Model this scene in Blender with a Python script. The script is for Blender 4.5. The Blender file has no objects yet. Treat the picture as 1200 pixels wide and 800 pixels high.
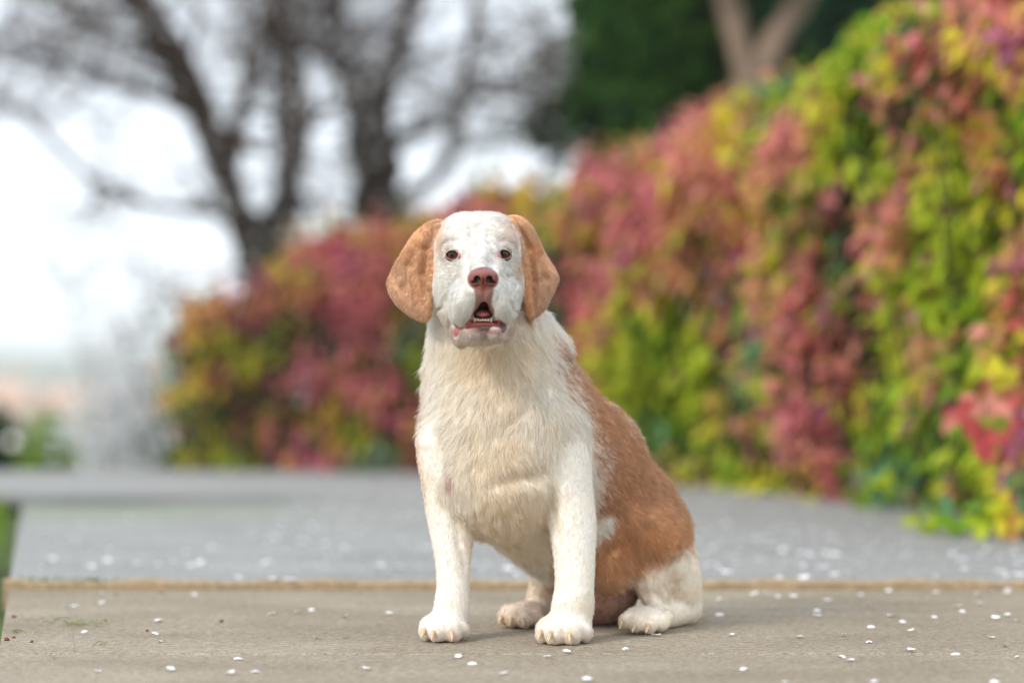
import bpy, math, random
import numpy as np
from mathutils import Vector, Matrix

random.seed(7)
RNG = np.random.default_rng(11)
scene = bpy.context.scene
COL = scene.collection

# ------------------------------------------------------------------ camera
F_PX, CAM_H, FOCUS = 2833.3, 0.376, 3.265
cam_data = bpy.data.cameras.new('camera')
cam_data.lens = 85.0
cam_data.sensor_width = 36.0
cam_data.clip_start = 0.05
cam_data.clip_end = 6000.0
cam_data.dof.use_dof = True
cam_data.dof.focus_distance = FOCUS
cam_data.dof.aperture_fstop = 1.75
cam = bpy.data.objects.new('camera', cam_data)
COL.objects.link(cam)
cam.location = (0, 0, CAM_H)
cam.rotation_euler = (math.radians(90.0 + 0.607), 0, 0)
scene.camera = cam

# ------------------------------------------------------------------ sky and sun (bright overcast)
FUR_COUNT = 520000
SUN_EL, SUN_AZ = 36.0, 229.0            # azimuth clockwise from +Y: behind the camera, to the left
world = bpy.data.worlds.new('World')
scene.world = world
world.use_nodes = True
wn, wl = world.node_tree.nodes, world.node_tree.links
wn.clear()
w_out = wn.new('ShaderNodeOutputWorld')
w_bg = wn.new('ShaderNodeBackground')
w_sky = wn.new('ShaderNodeTexSky')
w_sky.sky_type = 'NISHITA'
w_sky.sun_disc = False
w_sky.sun_elevation = math.radians(SUN_EL)
w_sky.sun_rotation = math.radians(SUN_AZ)
w_mix = wn.new('ShaderNodeMix')
w_mix.data_type = 'RGBA'
w_mix.inputs[0].default_value = 0.86      # cloud cover
w_mix.inputs[7].default_value = (11.3, 12.1, 13.3, 1)
wl.new(w_sky.outputs[0], w_mix.inputs[6])
wl.new(w_mix.outputs[2], w_bg.inputs[0])
w_bg.inputs[1].default_value = 0.092
wl.new(w_bg.outputs[0], w_out.inputs[0])

sun_data = bpy.data.lights.new('sun', 'SUN')
sun_data.energy = 1.9
sun_data.angle = math.radians(12)
sun_data.color = (1.0, 0.95, 0.88)
sun = bpy.data.objects.new('sun', sun_data)
COL.objects.link(sun)
_az, _el = math.radians(SUN_AZ), math.radians(SUN_EL)
_sd = Vector((math.sin(_az) * math.cos(_el), math.cos(_az) * math.cos(_el), math.sin(_el)))
sun.rotation_euler = (-_sd).to_track_quat('-Z', 'Y').to_euler()
sun.location = _sd * 20

scene.view_settings.view_transform = 'Standard'
scene.view_settings.look = 'None'
scene.view_settings.exposure = 0.42
scene.view_settings.gamma = 1.0
scene.render.engine = 'CYCLES'
scene.cycles.max_bounces = 12
scene.cycles.diffuse_bounces = 8
scene.cycles.volume_bounces = 2
scene.cycles.transparent_max_bounces = 8


# ------------------------------------------------------------------ helpers
def at(px, py, Y):
    """photograph pixel at depth Y -> world point"""
    return np.array([(px - 600) / F_PX * Y, Y, CAM_H - (py - 430) / F_PX * Y])


def gy(py):
    return F_PX * CAM_H / (py - 430.0)


def tag(o, label=None, cat=None, group=None, kind=None):
    if label: o['label'] = label
    if cat: o['category'] = cat
    if group: o['group'] = group
    if kind: o['kind'] = kind
    return o


def mesh_obj(name, verts, faces, mat=None, parent=None, smooth=False, colors=None):
    me = bpy.data.meshes.new(name)
    me.from_pydata([tuple(v) for v in verts] if not isinstance(verts, np.ndarray) else verts.tolist(), [],
                   faces.tolist() if isinstance(faces, np.ndarray) else faces)
    if smooth:
        me.polygons.foreach_set('use_smooth', [True] * len(me.polygons))
    if colors is not None:
        a = me.color_attributes.new('col', 'FLOAT_COLOR', 'POINT')
        c = np.ones((len(me.vertices), 4), np.float32)
        c[:, :3] = colors
        a.data.foreach_set('color', c.ravel())
    if mat: me.materials.append(mat)
    me.update()
    o = bpy.data.objects.new(name, me)
    COL.objects.link(o)
    if parent: o.parent = parent
    return o


def empty(name, loc=(0, 0, 0)):
    o = bpy.data.objects.new(name, None)
    o.location = loc
    COL.objects.link(o)
    return o


def new_mat(name):
    m = bpy.data.materials.new(name)
    m.use_nodes = True
    nt = m.node_tree
    return m, nt.nodes, nt.links, nt.nodes['Principled BSDF']


def plain(name, col, rough=0.7, noise=0.0, scale=8.0, spec=0.3):
    m, n, l, b = new_mat(name)
    b.inputs['Roughness'].default_value = rough
    b.inputs['Specular IOR Level'].default_value = spec
    if noise:
        tc = n.new('ShaderNodeTexCoord')
        nz = n.new('ShaderNodeTexNoise'); nz.inputs['Scale'].default_value = scale; nz.inputs['Detail'].default_value = 6
        l.new(tc.outputs['Object'], nz.inputs['Vector'])
        rp = n.new('ShaderNodeValToRGB')
        rp.color_ramp.elements[0].position = 0.3; rp.color_ramp.elements[1].position = 0.7
        rp.color_ramp.elements[0].color = [c * (1 - noise) for c in col] + [1]
        rp.color_ramp.elements[1].color = [min(1, c * (1 + noise)) for c in col] + [1]
        l.new(nz.outputs['Fac'], rp.inputs['Fac']); l.new(rp.outputs['Color'], b.inputs['Base Color'])
        bp = n.new('ShaderNodeBump'); bp.inputs['Strength'].default_value = 0.3; bp.inputs['Distance'].default_value = 0.01
        l.new(nz.outputs['Fac'], bp.inputs['Height']); l.new(bp.outputs['Normal'], b.inputs['Normal'])
    else:
        b.inputs['Base Color'].default_value = (*col, 1)
    return m


def attr_mat(name, rough=0.6, transl=0.0, spec=0.3, var=0.0):
    """colour comes from the 'col' attribute (the leaf's or hair's own colour)"""
    m, n, l, b = new_mat(name)
    a = n.new('ShaderNodeAttribute'); a.attribute_name = 'col'
    b.inputs['Roughness'].default_value = rough
    b.inputs['Specular IOR Level'].default_value = spec
    l.new(a.outputs['Color'], b.inputs['Base Color'])
    if transl:
        out = n['Material Output']
        t = n.new('ShaderNodeBsdfTranslucent'); l.new(a.outputs['Color'], t.inputs['Color'])
        mx = n.new('ShaderNodeMixShader'); mx.inputs[0].default_value = transl
        l.new(b.outputs[0], mx.inputs[1]); l.new(t.outputs[0], mx.inputs[2]); l.new(mx.outputs[0], out.inputs['Surface'])
    return m


class Tubes:
    """collects tapered tubes for one mesh"""
    def __init__(self):
        self.v, self.f, self.n = [], [], 0

    def add(self, pts, rad, sides=6, cap=True):
        pts = np.asarray(pts, float); m = len(pts)
        tan = np.gradient(pts, axis=0)
        tan /= np.linalg.norm(tan, axis=1, keepdims=True) + 1e-9
        ref = np.array([0.31, 0.95, 0.07]) if abs(tan[0][1]) < 0.8 else np.array([1.0, 0.1, 0.0])
        a = np.cross(tan, ref); a /= np.linalg.norm(a, axis=1, keepdims=True) + 1e-9
        b = np.cross(tan, a)
        th = np.arange(sides) * 2 * math.pi / sides
        ring = a[:, None, :] * np.cos(th)[None, :, None] + b[:, None, :] * np.sin(th)[None, :, None]
        V = pts[:, None, :] + ring * np.asarray(rad, float)[:, None, None]
        self.v.append(V.reshape(-1, 3))
        o = self.n
        for i in range(m - 1):
            for j in range(sides):
                k = (j + 1) % sides
                self.f.append((o + i * sides + j, o + i * sides + k, o + (i + 1) * sides + k, o + (i + 1) * sides + j))
        if cap and sides > 3:
            self.f.append(tuple(o + (m - 1) * sides + j for j in range(sides)))
            self.f.append(tuple(o + j for j in reversed(range(sides))))
        self.n += m * sides

    def build(self, name, mat, parent=None, smooth=True):
        return mesh_obj(name, np.concatenate(self.v), self.f, mat, parent, smooth)


class Leaves:
    """collects small folded leaves, each with its own colour, for one mesh"""
    def __init__(self):
        self.c, self.d, self.n_, self.l, self.w, self.col = [], [], [], [], [], []

    def add(self, c, d, n, length, width, col):
        self.c.append(np.atleast_2d(c)); self.d.append(np.atleast_2d(d)); self.n_.append(np.atleast_2d(n))
        k = len(self.c[-1])
        self.l.append(np.broadcast_to(length, (k,))); self.w.append(np.broadcast_to(width, (k,)))
        self.col.append(np.broadcast_to(col, (k, 3)))

    def arrays(self):
        c, d, n = np.concatenate(self.c), np.concatenate(self.d), np.concatenate(self.n_)
        L, W = np.concatenate(self.l)[:, None], np.concatenate(self.w)[:, None]
        col = np.concatenate(self.col)
        d = d / (np.linalg.norm(d, axis=1, keepdims=True) + 1e-9)
        s = np.cross(d, n); s /= np.linalg.norm(s, axis=1, keepdims=True) + 1e-9
        n = np.cross(s, d)
        P = [c, c + d * L * .38 + s * W * .5 + n * W * .16, c + d * L * .38 - s * W * .5 + n * W * .16,
             c + d * L * .45 - n * W * .04, c + d * L * .75 + s * W * .33 + n * W * .05,
             c + d * L * .75 - s * W * .33 + n * W * .05, c + d * L - n * L * .12]
        V = np.stack(P, 1)
        base = np.arange(len(c))[:, None] * 7
        tri = np.array([[0, 3, 1], [0, 2, 3], [1, 3, 4], [2, 5, 3], [3, 6, 4], [3, 5, 6]])
        Fc = (base[:, None, :] * 0 + base[:, :, None] + tri[None]).reshape(-1, 3)
        return V, Fc, np.repeat(col, 7, 0)

    def build(self, name, mat, parent=None):
        V, Fc, col = self.arrays()
        return mesh_obj(name, V.reshape(-1, 3), Fc, mat, parent, True, col)


def unit(v):
    v = np.asarray(v, float)
    return v / (np.linalg.norm(v, axis=-1, keepdims=True) + 1e-9)


def rand_dirs(n):
    return unit(RNG.normal(size=(n, 3)))


class VNoise:
    """value noise on a lattice, for shapes and colour patches"""
    def __init__(self, seed):
        self.t = np.random.default_rng(seed).random((32, 32, 32)).astype(np.float32)

    def __call__(self, p, scale):
        q = np.asarray(p) * scale + 100.0
        i = np.floor(q).astype(int); f = q - i
        f = f * f * (3 - 2 * f)
        r = 0
        for a in (0, 1):
            for b in (0, 1):
                for c in (0, 1):
                    w = (f[..., 0] if a else 1 - f[..., 0]) * (f[..., 1] if b else 1 - f[..., 1]) * (f[..., 2] if c else 1 - f[..., 2])
                    r = r + w * self.t[(i[..., 0] + a) % 32, (i[..., 1] + b) % 32, (i[..., 2] + c) % 32]
        return r


N1, N2, N3 = VNoise(1), VNoise(2), VNoise(3)


# ------------------------------------------------------------------ materials of the setting
def concrete(name, c0, c1, streak=0.3):
    m, n, l, b = new_mat(name)
    geo = n.new('ShaderNodeNewGeometry')
    mp = n.new('ShaderNodeMapping'); l.new(geo.outputs['Position'], mp.inputs['Vector'])
    mp.inputs['Scale'].default_value = (0.8, 1.3, 1)
    big = n.new('ShaderNodeTexNoise'); big.inputs['Scale'].default_value = 3.2; big.inputs['Detail'].default_value = 9; big.inputs['Roughness'].default_value = 0.65
    l.new(mp.outputs[0], big.inputs['Vector'])
    fine = n.new('ShaderNodeTexNoise'); fine.inputs['Scale'].default_value = 260; fine.inputs['Detail'].default_value = 5
    l.new(geo.outputs['Position'], fine.inputs['Vector'])
    mp2 = n.new('ShaderNodeMapping'); l.new(geo.outputs['Position'], mp2.inputs['Vector'])
    mp2.inputs['Scale'].default_value = (14, 150, 1)
    br = n.new('ShaderNodeTexNoise'); br.inputs['Scale'].default_value = 1; br.inputs['Detail'].default_value = 3
    l.new(mp2.outputs[0], br.inputs['Vector'])
    rp = n.new('ShaderNodeValToRGB')
    rp.color_ramp.elements[0].position = 0.32; rp.color_ramp.elements[1].position = 0.68
    rp.color_ramp.elements[0].color = (*c0, 1); rp.color_ramp.elements[1].color = (*c1, 1)
    l.new(big.outputs['Fac'], rp.inputs['Fac'])
    vor = n.new('ShaderNodeTexVoronoi'); vor.inputs['Scale'].default_value = 210
    l.new(geo.outputs['Position'], vor.inputs['Vector'])
    r2 = n.new('ShaderNodeValToRGB')
    r2.color_ramp.elements[0].position = 0.34; r2.color_ramp.elements[1].position = 0.68
    r2.color_ramp.elements[0].color = (0.50, 0.46, 0.40, 1); r2.color_ramp.elements[1].color = (1.5, 1.47, 1.42, 1)
    mid = n.new('ShaderNodeTexNoise'); mid.inputs['Scale'].default_value = 85; mid.inputs['Detail'].default_value = 3
    l.new(geo.outputs['Position'], mid.inputs['Vector'])
    fm = n.new('ShaderNodeMath'); fm.operation = 'MULTIPLY_ADD'; fm.inputs[1].default_value = 0.6
    sb = n.new('ShaderNodeMath'); sb.operation = 'MULTIPLY'; sb.inputs[1].default_value = 0.42
    l.new(mid.outputs['Fac'], sb.inputs[0]); l.new(fine.outputs['Fac'], fm.inputs[0]); l.new(sb.outputs[0], fm.inputs[2])
    l.new(fm.outputs[0], r2.inputs['Fac'])
    mu = n.new('ShaderNodeMix'); mu.data_type = 'RGBA'; mu.blend_type = 'MULTIPLY'; mu.inputs[0].default_value = 0.95
    l.new(rp.outputs['Color'], mu.inputs[6]); l.new(r2.outputs['Color'], mu.inputs[7])
    r3 = n.new('ShaderNodeValToRGB')
    r3.color_ramp.elements[0].position = 0.3; r3.color_ramp.elements[1].position = 0.62
    r3.color_ramp.elements[0].color = (0.72, 0.64, 0.54, 1); r3.color_ramp.elements[1].color = (1.08, 1.08, 1.08, 1)
    l.new(br.outputs['Fac'], r3.inputs['Fac'])
    mu2 = n.new('ShaderNodeMix'); mu2.data_type = 'RGBA'; mu2.blend_type = 'MULTIPLY'; mu2.inputs[0].default_value = streak
    l.new(mu.outputs[2], mu2.inputs[6]); l.new(r3.outputs['Color'], mu2.inputs[7])
    l.new(mu2.outputs[2], b.inputs['Base Color'])
    b.inputs['Roughness'].default_value = 0.88
    b.inputs['Specular IOR Level'].default_value = 0.25
    ad = n.new('ShaderNodeMath'); ad.operation = 'ADD'
    l.new(fine.outputs['Fac'], ad.inputs[0]); l.new(br.outputs['Fac'], ad.inputs[1])
    bp = n.new('ShaderNodeBump'); bp.inputs['Strength'].default_value = 0.55; bp.inputs['Distance'].default_value = 0.0022
    l.new(ad.outputs[0], bp.inputs['Height']); l.new(bp.outputs['Normal'], b.inputs['Normal'])
    return m


M_CONC_A = concrete('concrete_warm', (0.24, 0.206, 0.156), (0.35, 0.312, 0.25))
def add_moss_and_band(m):
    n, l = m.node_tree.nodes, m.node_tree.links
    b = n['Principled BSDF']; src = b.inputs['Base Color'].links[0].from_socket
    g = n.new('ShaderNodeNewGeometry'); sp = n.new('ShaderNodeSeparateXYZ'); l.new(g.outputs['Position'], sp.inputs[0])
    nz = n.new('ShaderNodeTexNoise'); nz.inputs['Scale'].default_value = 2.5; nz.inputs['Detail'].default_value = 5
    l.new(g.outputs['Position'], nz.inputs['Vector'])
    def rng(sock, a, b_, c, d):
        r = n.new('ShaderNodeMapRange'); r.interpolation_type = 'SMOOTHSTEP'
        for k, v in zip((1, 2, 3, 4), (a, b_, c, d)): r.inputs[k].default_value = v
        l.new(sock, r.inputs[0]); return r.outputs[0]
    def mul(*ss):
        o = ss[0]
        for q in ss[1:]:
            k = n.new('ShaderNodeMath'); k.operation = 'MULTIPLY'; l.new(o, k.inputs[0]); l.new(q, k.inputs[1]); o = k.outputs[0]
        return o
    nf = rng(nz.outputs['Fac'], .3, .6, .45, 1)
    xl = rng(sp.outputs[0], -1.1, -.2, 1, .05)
    dark_band = mul(rng(sp.outputs[1], 6.35, 6.62, 0, .85), rng(sp.outputs[1], 6.85, 7.15, 1, 0), xl, nf)  # dark band across the slab, fading out to the right
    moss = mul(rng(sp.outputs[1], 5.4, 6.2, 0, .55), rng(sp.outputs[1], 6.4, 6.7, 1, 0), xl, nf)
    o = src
    for f, c in ((moss, (.19, .24, .13, 1)), (dark_band, (.075, .082, .07, 1))):
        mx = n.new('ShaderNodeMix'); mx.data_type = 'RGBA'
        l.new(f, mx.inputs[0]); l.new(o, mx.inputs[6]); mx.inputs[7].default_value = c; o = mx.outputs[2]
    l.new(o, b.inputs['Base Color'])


M_CONC_B = concrete('concrete_grey', (0.26, 0.268, 0.268), (0.335, 0.346, 0.35), 0.12)
add_moss_and_band(M_CONC_B)
M_SAND = plain('joint_sand', (0.35, 0.26, 0.155), 0.95, 0.22, 60)
M_SOIL = plain('soil', (0.075, 0.052, 0.032), 0.95, 0.4, 30)
M_GRASS_GROUND = plain('meadow', (0.07, 0.11, 0.025), 0.95, 0.4, 1.5)
M_BARK = plain('bark', (0.05, 0.032, 0.024), 0.9, 0.45, 14)
M_TWIG = plain('twig_bark', (0.062, 0.04, 0.032), 0.9, 0, 8, .1)
M_PALEBARK = plain('pale_bark', (0.23, 0.16, 0.115), 0.9, 0.35, 10)
M_LEAF = attr_mat('leaf', 0.45, 0.40, 0.12)
M_NEEDLE = attr_mat('evergreen_leaf', 0.6, 0.15, 0.08)
M_BLOSSOM = attr_mat('blossom_petal', 0.6, 0.35, 0.2)


# ------------------------------------------------------------------ ground and pavement
def terrain_z(x, y):
    t = np.clip((y - 9.2) / 60.0, 0, 1)
    far = np.clip((y - 69) / 200.0, 0, 1)
    z = -0.035 - 3.4 * t * t * (3 - 2 * t) * 1.0 - 5.0 * far
    z = z - 0.35 * np.clip((y - 9.0) / 1.5, 0, 1)
    return z


xs = np.concatenate([np.linspace(-900, -40, 14), np.linspace(-34, 34, 47), np.linspace(40, 900, 14)])
ys = np.concatenate([np.linspace(-60, 2, 8), np.linspace(3, 14, 30), np.linspace(16, 90, 30), np.linspace(110, 1500, 18)])
gx, gyy = np.meshgrid(xs, ys)
gz = terrain_z(gx, gyy)
V = np.stack([gx, gyy, gz], -1).reshape(-1, 3)
nx, ny = len(xs), len(ys)
fc = [(j * nx + i, j * nx + i + 1, (j + 1) * nx + i + 1, (j + 1) * nx + i) for j in range(ny - 1) for i in range(nx - 1)]
ground = tag(mesh_obj('ground', V, fc, M_GRASS_GROUND, None, True), kind='structure')


def left_edge(y):                       # the pavement's left rim runs off to the left
    return -0.851 - 0.193 * (y - 4.1)


pavement = tag(empty('pavement', (0, 0, 0)), kind='structure')


def slab(y0, y1, mat, z0, z1, xl, xr, tilt=0.0, name='slab'):
    """one cast slab with a worn, slightly rounded rim; xl/xr give the left/right rim at a depth"""
    r = 0.006
    nseg = 26
    rows = []
    for yy, zz in ((y0, -0.09), (y0, z0 - r), (y0 + r * .35, z0 - r * .3), (y0 + r, z0), (y1 - r, z1), (y1 - r * .35, z1 - r * .3), (y1, z1 - r), (y1, -0.09)):
        row = []
        for k in range(nseg + 1):
            t = k / nseg
            x = xl(yy) * (1 - t) + xr(yy) * t
            wob = 0.0025 * math.sin(x * 23.1 + y0 * 7) + 0.002 * math.sin(x * 61.7 + 1.3)
            row.append((x, yy + tilt * x + (wob if zz > -0.05 else 0), zz))
        rows.append(row)
    v = [p for row in rows for p in row]
    w = nseg + 1
    f = [(j * w + i, j * w + i + 1, (j + 1) * w + i + 1, (j + 1) * w + i) for j in range(len(rows) - 1) for i in range(nseg)]
    f.append([j * w for j in reversed(range(len(rows)))][::-1])
    f.append([j * w + nseg for j in range(len(rows))][::-1])
    return mesh_obj(name, v, f, mat, pavement, False)


J0, J1, J2, J3 = 3.178, 4.118, 6.72, 8.78
rim = lambda off: (lambda y: left_edge(y) + off)
right = lambda y: 3.2
slab(1.0, J0 - 0.003, M_CONC_A, 0, 0, lambda y: -2.2, right, 0.0)
slab(J0 + 0.0015, J1 - 0.03, M_CONC_A, 0, 0, rim(0.1002), right, 0.006)
slab(J0 + 0.0015, J1 - 0.03, M_CONC_A, 0.0004, 0.0004, rim(0), rim(0.1), 0.006)
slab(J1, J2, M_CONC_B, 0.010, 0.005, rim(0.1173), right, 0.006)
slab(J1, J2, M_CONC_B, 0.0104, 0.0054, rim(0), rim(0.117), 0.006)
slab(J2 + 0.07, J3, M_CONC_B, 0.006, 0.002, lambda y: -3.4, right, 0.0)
# sandy filler standing in the joint
v, f = [], []
nseg = 160
for k in range(nseg + 1):
    x = -0.86 + k / nseg * 4.0
    h = 0.0155 + 0.003 * math.sin(x * 17) * math.sin(x * 41 + 2) + 0.0015 * random.random()
    y = J1 + 0.006 * x
    v += [(x, y - 0.029, -0.05), (x, y - 0.0275 - .003 * random.random(), h * 0.72), (x, y - 0.016, h), (x, y - 0.003, h * 0.9), (x, y - 0.001, -0.05)]
for k in range(nseg):
    for j in range(4):
        f.append((k * 5 + j, (k + 1) * 5 + j, (k + 1) * 5 + j + 1, k * 5 + j + 1))
mesh_obj('joint_filler', v, f, M_SAND, pavement, False)
mesh_obj('joint_sand', [(-2.2, J0 - .01, -0.0025), (3.2, J0 - .01, -0.0025), (3.2, J0 + .01, -0.0025), (-2.2, J0 + .01, -0.0025)], [(0, 1, 2, 3)], M_SAND, pavement)
mesh_obj('joint_sand', [(left_edge(J0) + .09, J0 + .01, -.0018), (left_edge(J0) + .112, J0 + .01, -.0018), (left_edge(J1 - .035) + .112, J1 - .035, -.0018), (left_edge(J1 - .035) + .09, J1 - .035, -.0018)], [(0, 1, 2, 3)], M_SAND, pavement)
# dark soil line of the far joint
mesh_obj('joint_soil', [(-3.4, J2 - .02, -0.012), (3.2, J2 + .02, -0.012), (3.2, J2 + 0.09, -0.012), (-3.4, J2 + 0.09, -0.012)], [(0, 1, 2, 3)], M_SOIL, pavement)


# =====================================================================================
# THE DOG: one continuous body grown from blended solids in dog space
# dog space: u right, w up from the lens height, D away (1 unit = 1.2 mm), D = 0 stands 3.4 m from the camera
# =====================================================================================
U = 0.0012
Y0 = 3.4
GROUND_W = -CAM_H / U


def dp(px, py, D):
    s = (Y0 + U * D) / Y0
    return np.array([(px - 600) * s, (430 - py) * s, D], np.float64)


def to_px(u, w, D):
    s = (Y0 + U * D) / Y0
    return u / s + 600, 430 - w / s


def to_world(p):
    p = np.asarray(p)
    return np.stack([p[..., 0] * U, Y0 + p[..., 2] * U, CAM_H + p[..., 1] * U], -1)


PR = []          # (group, kind, data, k, margin)


def ell(g, px, py, D, rx, ry, rd, k=10, yaw=0.0, roll=0.0):
    """ellipsoid: yaw turns it about the vertical, roll about the line of sight (degrees)"""
    a, b = math.radians(yaw), math.radians(roll)
    Ry = np.array([[math.cos(a), 0, math.sin(a)], [0, 1, 0], [-math.sin(a), 0, math.cos(a)]])
    Rz = np.array([[math.cos(b), -math.sin(b), 0], [math.sin(b), math.cos(b), 0], [0, 0, 1]])
    PR.append((g, 'e', (dp(px, py, D), np.array([rx, ry, rd], float), (Ry @ Rz).T), k))


def cap(g, a, ra, b, rb, k=10):
    PR.append((g, 'c', (dp(*a), ra, dp(*b), rb), k))


def chain(g, pts, k=10):
    P = np.array(pts, float)
    if len(P) > 3:                             # smooth the bends
        t = np.arange(len(P)); tt = np.linspace(0, len(P) - 1, 4 * (len(P) - 1) + 1)
        i = np.clip(tt.astype(int), 0, len(P) - 2); f = (tt - i)[:, None]
        e = np.vstack([2 * P[0] - P[1], P, 2 * P[-1] - P[-2]])
        a, b, c, d = e[i], e[i + 1], e[i + 2], e[i + 3]
        P = .5 * (2 * b + (c - a) * f + (2 * a - 5 * b + 4 * c - d) * f * f + (3 * b - a - 3 * c + d) * f ** 3)
        pts = [tuple(q) for q in P]
        k = max(2.0, k * .5)
    for p, q in zip(pts[:-1], pts[1:]):
        cap(g, p[:3], p[3], q[:3], q[3], k)


def eval_prim(kind, d, X, Yv, Z):
    if kind == 'e':
        c, r, R = d
        x, y, z = X - c[0], Yv - c[1], Z - c[2]
        if not np.allclose(R, np.eye(3)):
            x, y, z = (R[0, 0] * x + R[0, 1] * y + R[0, 2] * z, R[1, 0] * x + R[1, 1] * y + R[1, 2] * z,
                       R[2, 0] * x + R[2, 1] * y + R[2, 2] * z)
        k0 = np.sqrt((x / r[0]) ** 2 + (y / r[1]) ** 2 + (z / r[2]) ** 2)
        k1 = np.sqrt((x / r[0] ** 2) ** 2 + (y / r[1] ** 2) ** 2 + (z / r[2] ** 2) ** 2)
        return k0 * (k0 - 1) / (k1 + 1e-6)
    if kind == 'c':
        a, ra, b, rb = d
        ab = b - a
        t = np.clip(((X - a[0]) * ab[0] + (Yv - a[1]) * ab[1] + (Z - a[2]) * ab[2]) / (ab @ ab), 0, 1)
        return np.sqrt((X - a[0] - t * ab[0]) ** 2 + (Yv - a[1] - t * ab[1]) ** 2 + (Z - a[2] - t * ab[2]) ** 2) - (ra + t * (rb - ra))
    if kind == 'p':                           # a flap: outline in (u, w), thickness t about the depth D0(u, w)
        poly, D0, t, _ = d
        sd = poly_sd(X, Yv, poly)
        dd = np.abs(Z - D0(X, Yv)) * 0.86 - t * np.clip(0.55 - sd / 16.0, 0.3, 1.0)
        return np.maximum(sd, dd) + 0 * Z


def poly_sd(x, y, poly):
    """signed distance to a polygon, negative inside"""
    poly = np.asarray(poly, float)
    d = np.full(np.broadcast(x, y).shape, 1e9); s = np.ones(d.shape)
    n = len(poly)
    for i in range(n):
        a, b = poly[i], poly[i - 1]
        ex, ey = b - a
        wx, wy = x - a[0], y - a[1]
        t = np.clip((wx * ex + wy * ey) / (ex * ex + ey * ey), 0, 1)
        d = np.minimum(d, (wx - ex * t) ** 2 + (wy - ey * t) ** 2)
        c1, c2, c3 = y >= a[1], y < b[1], ex * wy > ey * wx
        flip = (c1 & c2 & c3) | (~c1 & ~c2 & ~c3)
        s = np.where(flip, -s, s)
    return s * np.sqrt(d)


def bounds(kind, d):
    if kind == 'e':
        m = np.abs(d[2].T) @ d[1]
        return d[0] - m, d[0] + m
    if kind == 'c':
        return np.minimum(d[0] - d[1], d[2] - d[3]), np.maximum(d[0] + d[1], d[2] + d[3])
    if kind == 'p':
        p = np.asarray(d[0])
        return np.array([p[:, 0].min(), p[:, 1].min(), d[3][0]]), np.array([p[:, 0].max(), p[:, 1].max(), d[3][1]])


def axis_steps(a, b, fa, fb, fine, coarse):
    pts = [a]
    while pts[-1] < b:
        x = pts[-1]
        pts.append(x + (fine if fa <= x <= fb else coarse))
    return np.array(pts, np.float32)


GU = axis_steps(-150, 262, -140, 62, 1.25, 2.3)
GW = axis_steps(-325, 196, 12, 196, 1.25, 2.3)
GD = axis_steps(-222, 262, -216, -52, 1.5, 2.4)
FLD = np.full((len(GU), len(GW), len(GD)), 40.0, np.float32)


def box_slices(lo, hi):
    sl = []
    for ax, a, b in zip((GU, GW, GD), lo, hi):
        i0 = max(0, np.searchsorted(ax, a) - 1); i1 = min(len(ax), np.searchsorted(ax, b) + 1)
        sl.append(slice(i0, i1))
    return tuple(sl)


def blend(kind, d, k, mode='add', field=None):
    lo, hi = bounds(kind, d)
    m = k + 7
    sl = box_slices(lo - m, hi + m)
    X, Yv, Z = GU[sl[0]][:, None, None], GW[sl[1]][None, :, None], GD[sl[2]][None, None, :]
    b = np.asarray(eval_prim(kind, d, X, Yv, Z), np.float32)
    Fx = FLD if field is None else field
    a = Fx[sl]
    if mode == 'add':
        h = np.clip(0.5 + 0.5 * (b - a) / k, 0, 1)
        Fx[sl] = b * (1 - h) + a * h - k * h * (1 - h)
    else:
        b = -b
        h = np.clip(0.5 - 0.5 * (b - a) / k, 0, 1)
        Fx[sl] = b * (1 - h) + a * h + k * h * (1 - h)


# --- trunk
cap('neck', (571, 372, -22), 60, (586, 426, -2), 83, 14)
cap('neck', (551, 362, -24), 40, (556, 390, -14), 46, 12)
cap('neck', (556, 384, -14), 44, (556, 430, 0), 56, 14)
ell('neck', 600, 425, 34, 62, 48, 56, 20)
ell('chest', 594, 500, -6, 99, 92, 86, 24)
ell('chest', 588, 556, -12, 84, 70, 80, 24)
ell('chest', 642, 478, 20, 47, 56, 60, 22)
ell('body', 630, 474, 66, 68, 58, 66, 24)
ell('body', 672, 545, 86, 88, 86, 84, 24)
ell('body', 712, 600, 128, 84, 78, 84, 24)
cap('belly', (596, 565, 10), 66, (662, 622, 84), 62, 20)
ell('rump', 742, 628, 160, 72, 72, 66, 20)
# --- thigh, lower hind leg, groin
ell('thigh', 760, 620, 92, 52, 40, 52, 9, 0, -28)
cap('thigh', (768, 612, 104), 36, (716, 668, 66), 23, 12)
ell('groin', 703, 684, 116, 48, 50, 48, 10)
ell('shank', 786, 674, 112, 34, 48, 38, 12)
cap('shank', (756, 668, 78), 22, (770, 706, 70), 15, 12)
cap('shank', (792, 660, 92), 24, (806, 708, 118), 17, 12)
cap('hindfoot', (806, 716, 122), 13.5, (768, 722, 48), 14.5, 8)
ell('hindfoot', 756, 724, 30, 26, 15.5, 28, 6, -22)
# far hind leg
cap('farleg', (650, 664, 120), 26, (632, 706, 126), 17, 10)
cap('farleg', (640, 715, 130), 13, (618, 718, 92), 14, 8)
ell('farfoot', 610, 720, 92, 25, 15, 26, 6, -8)
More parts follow.
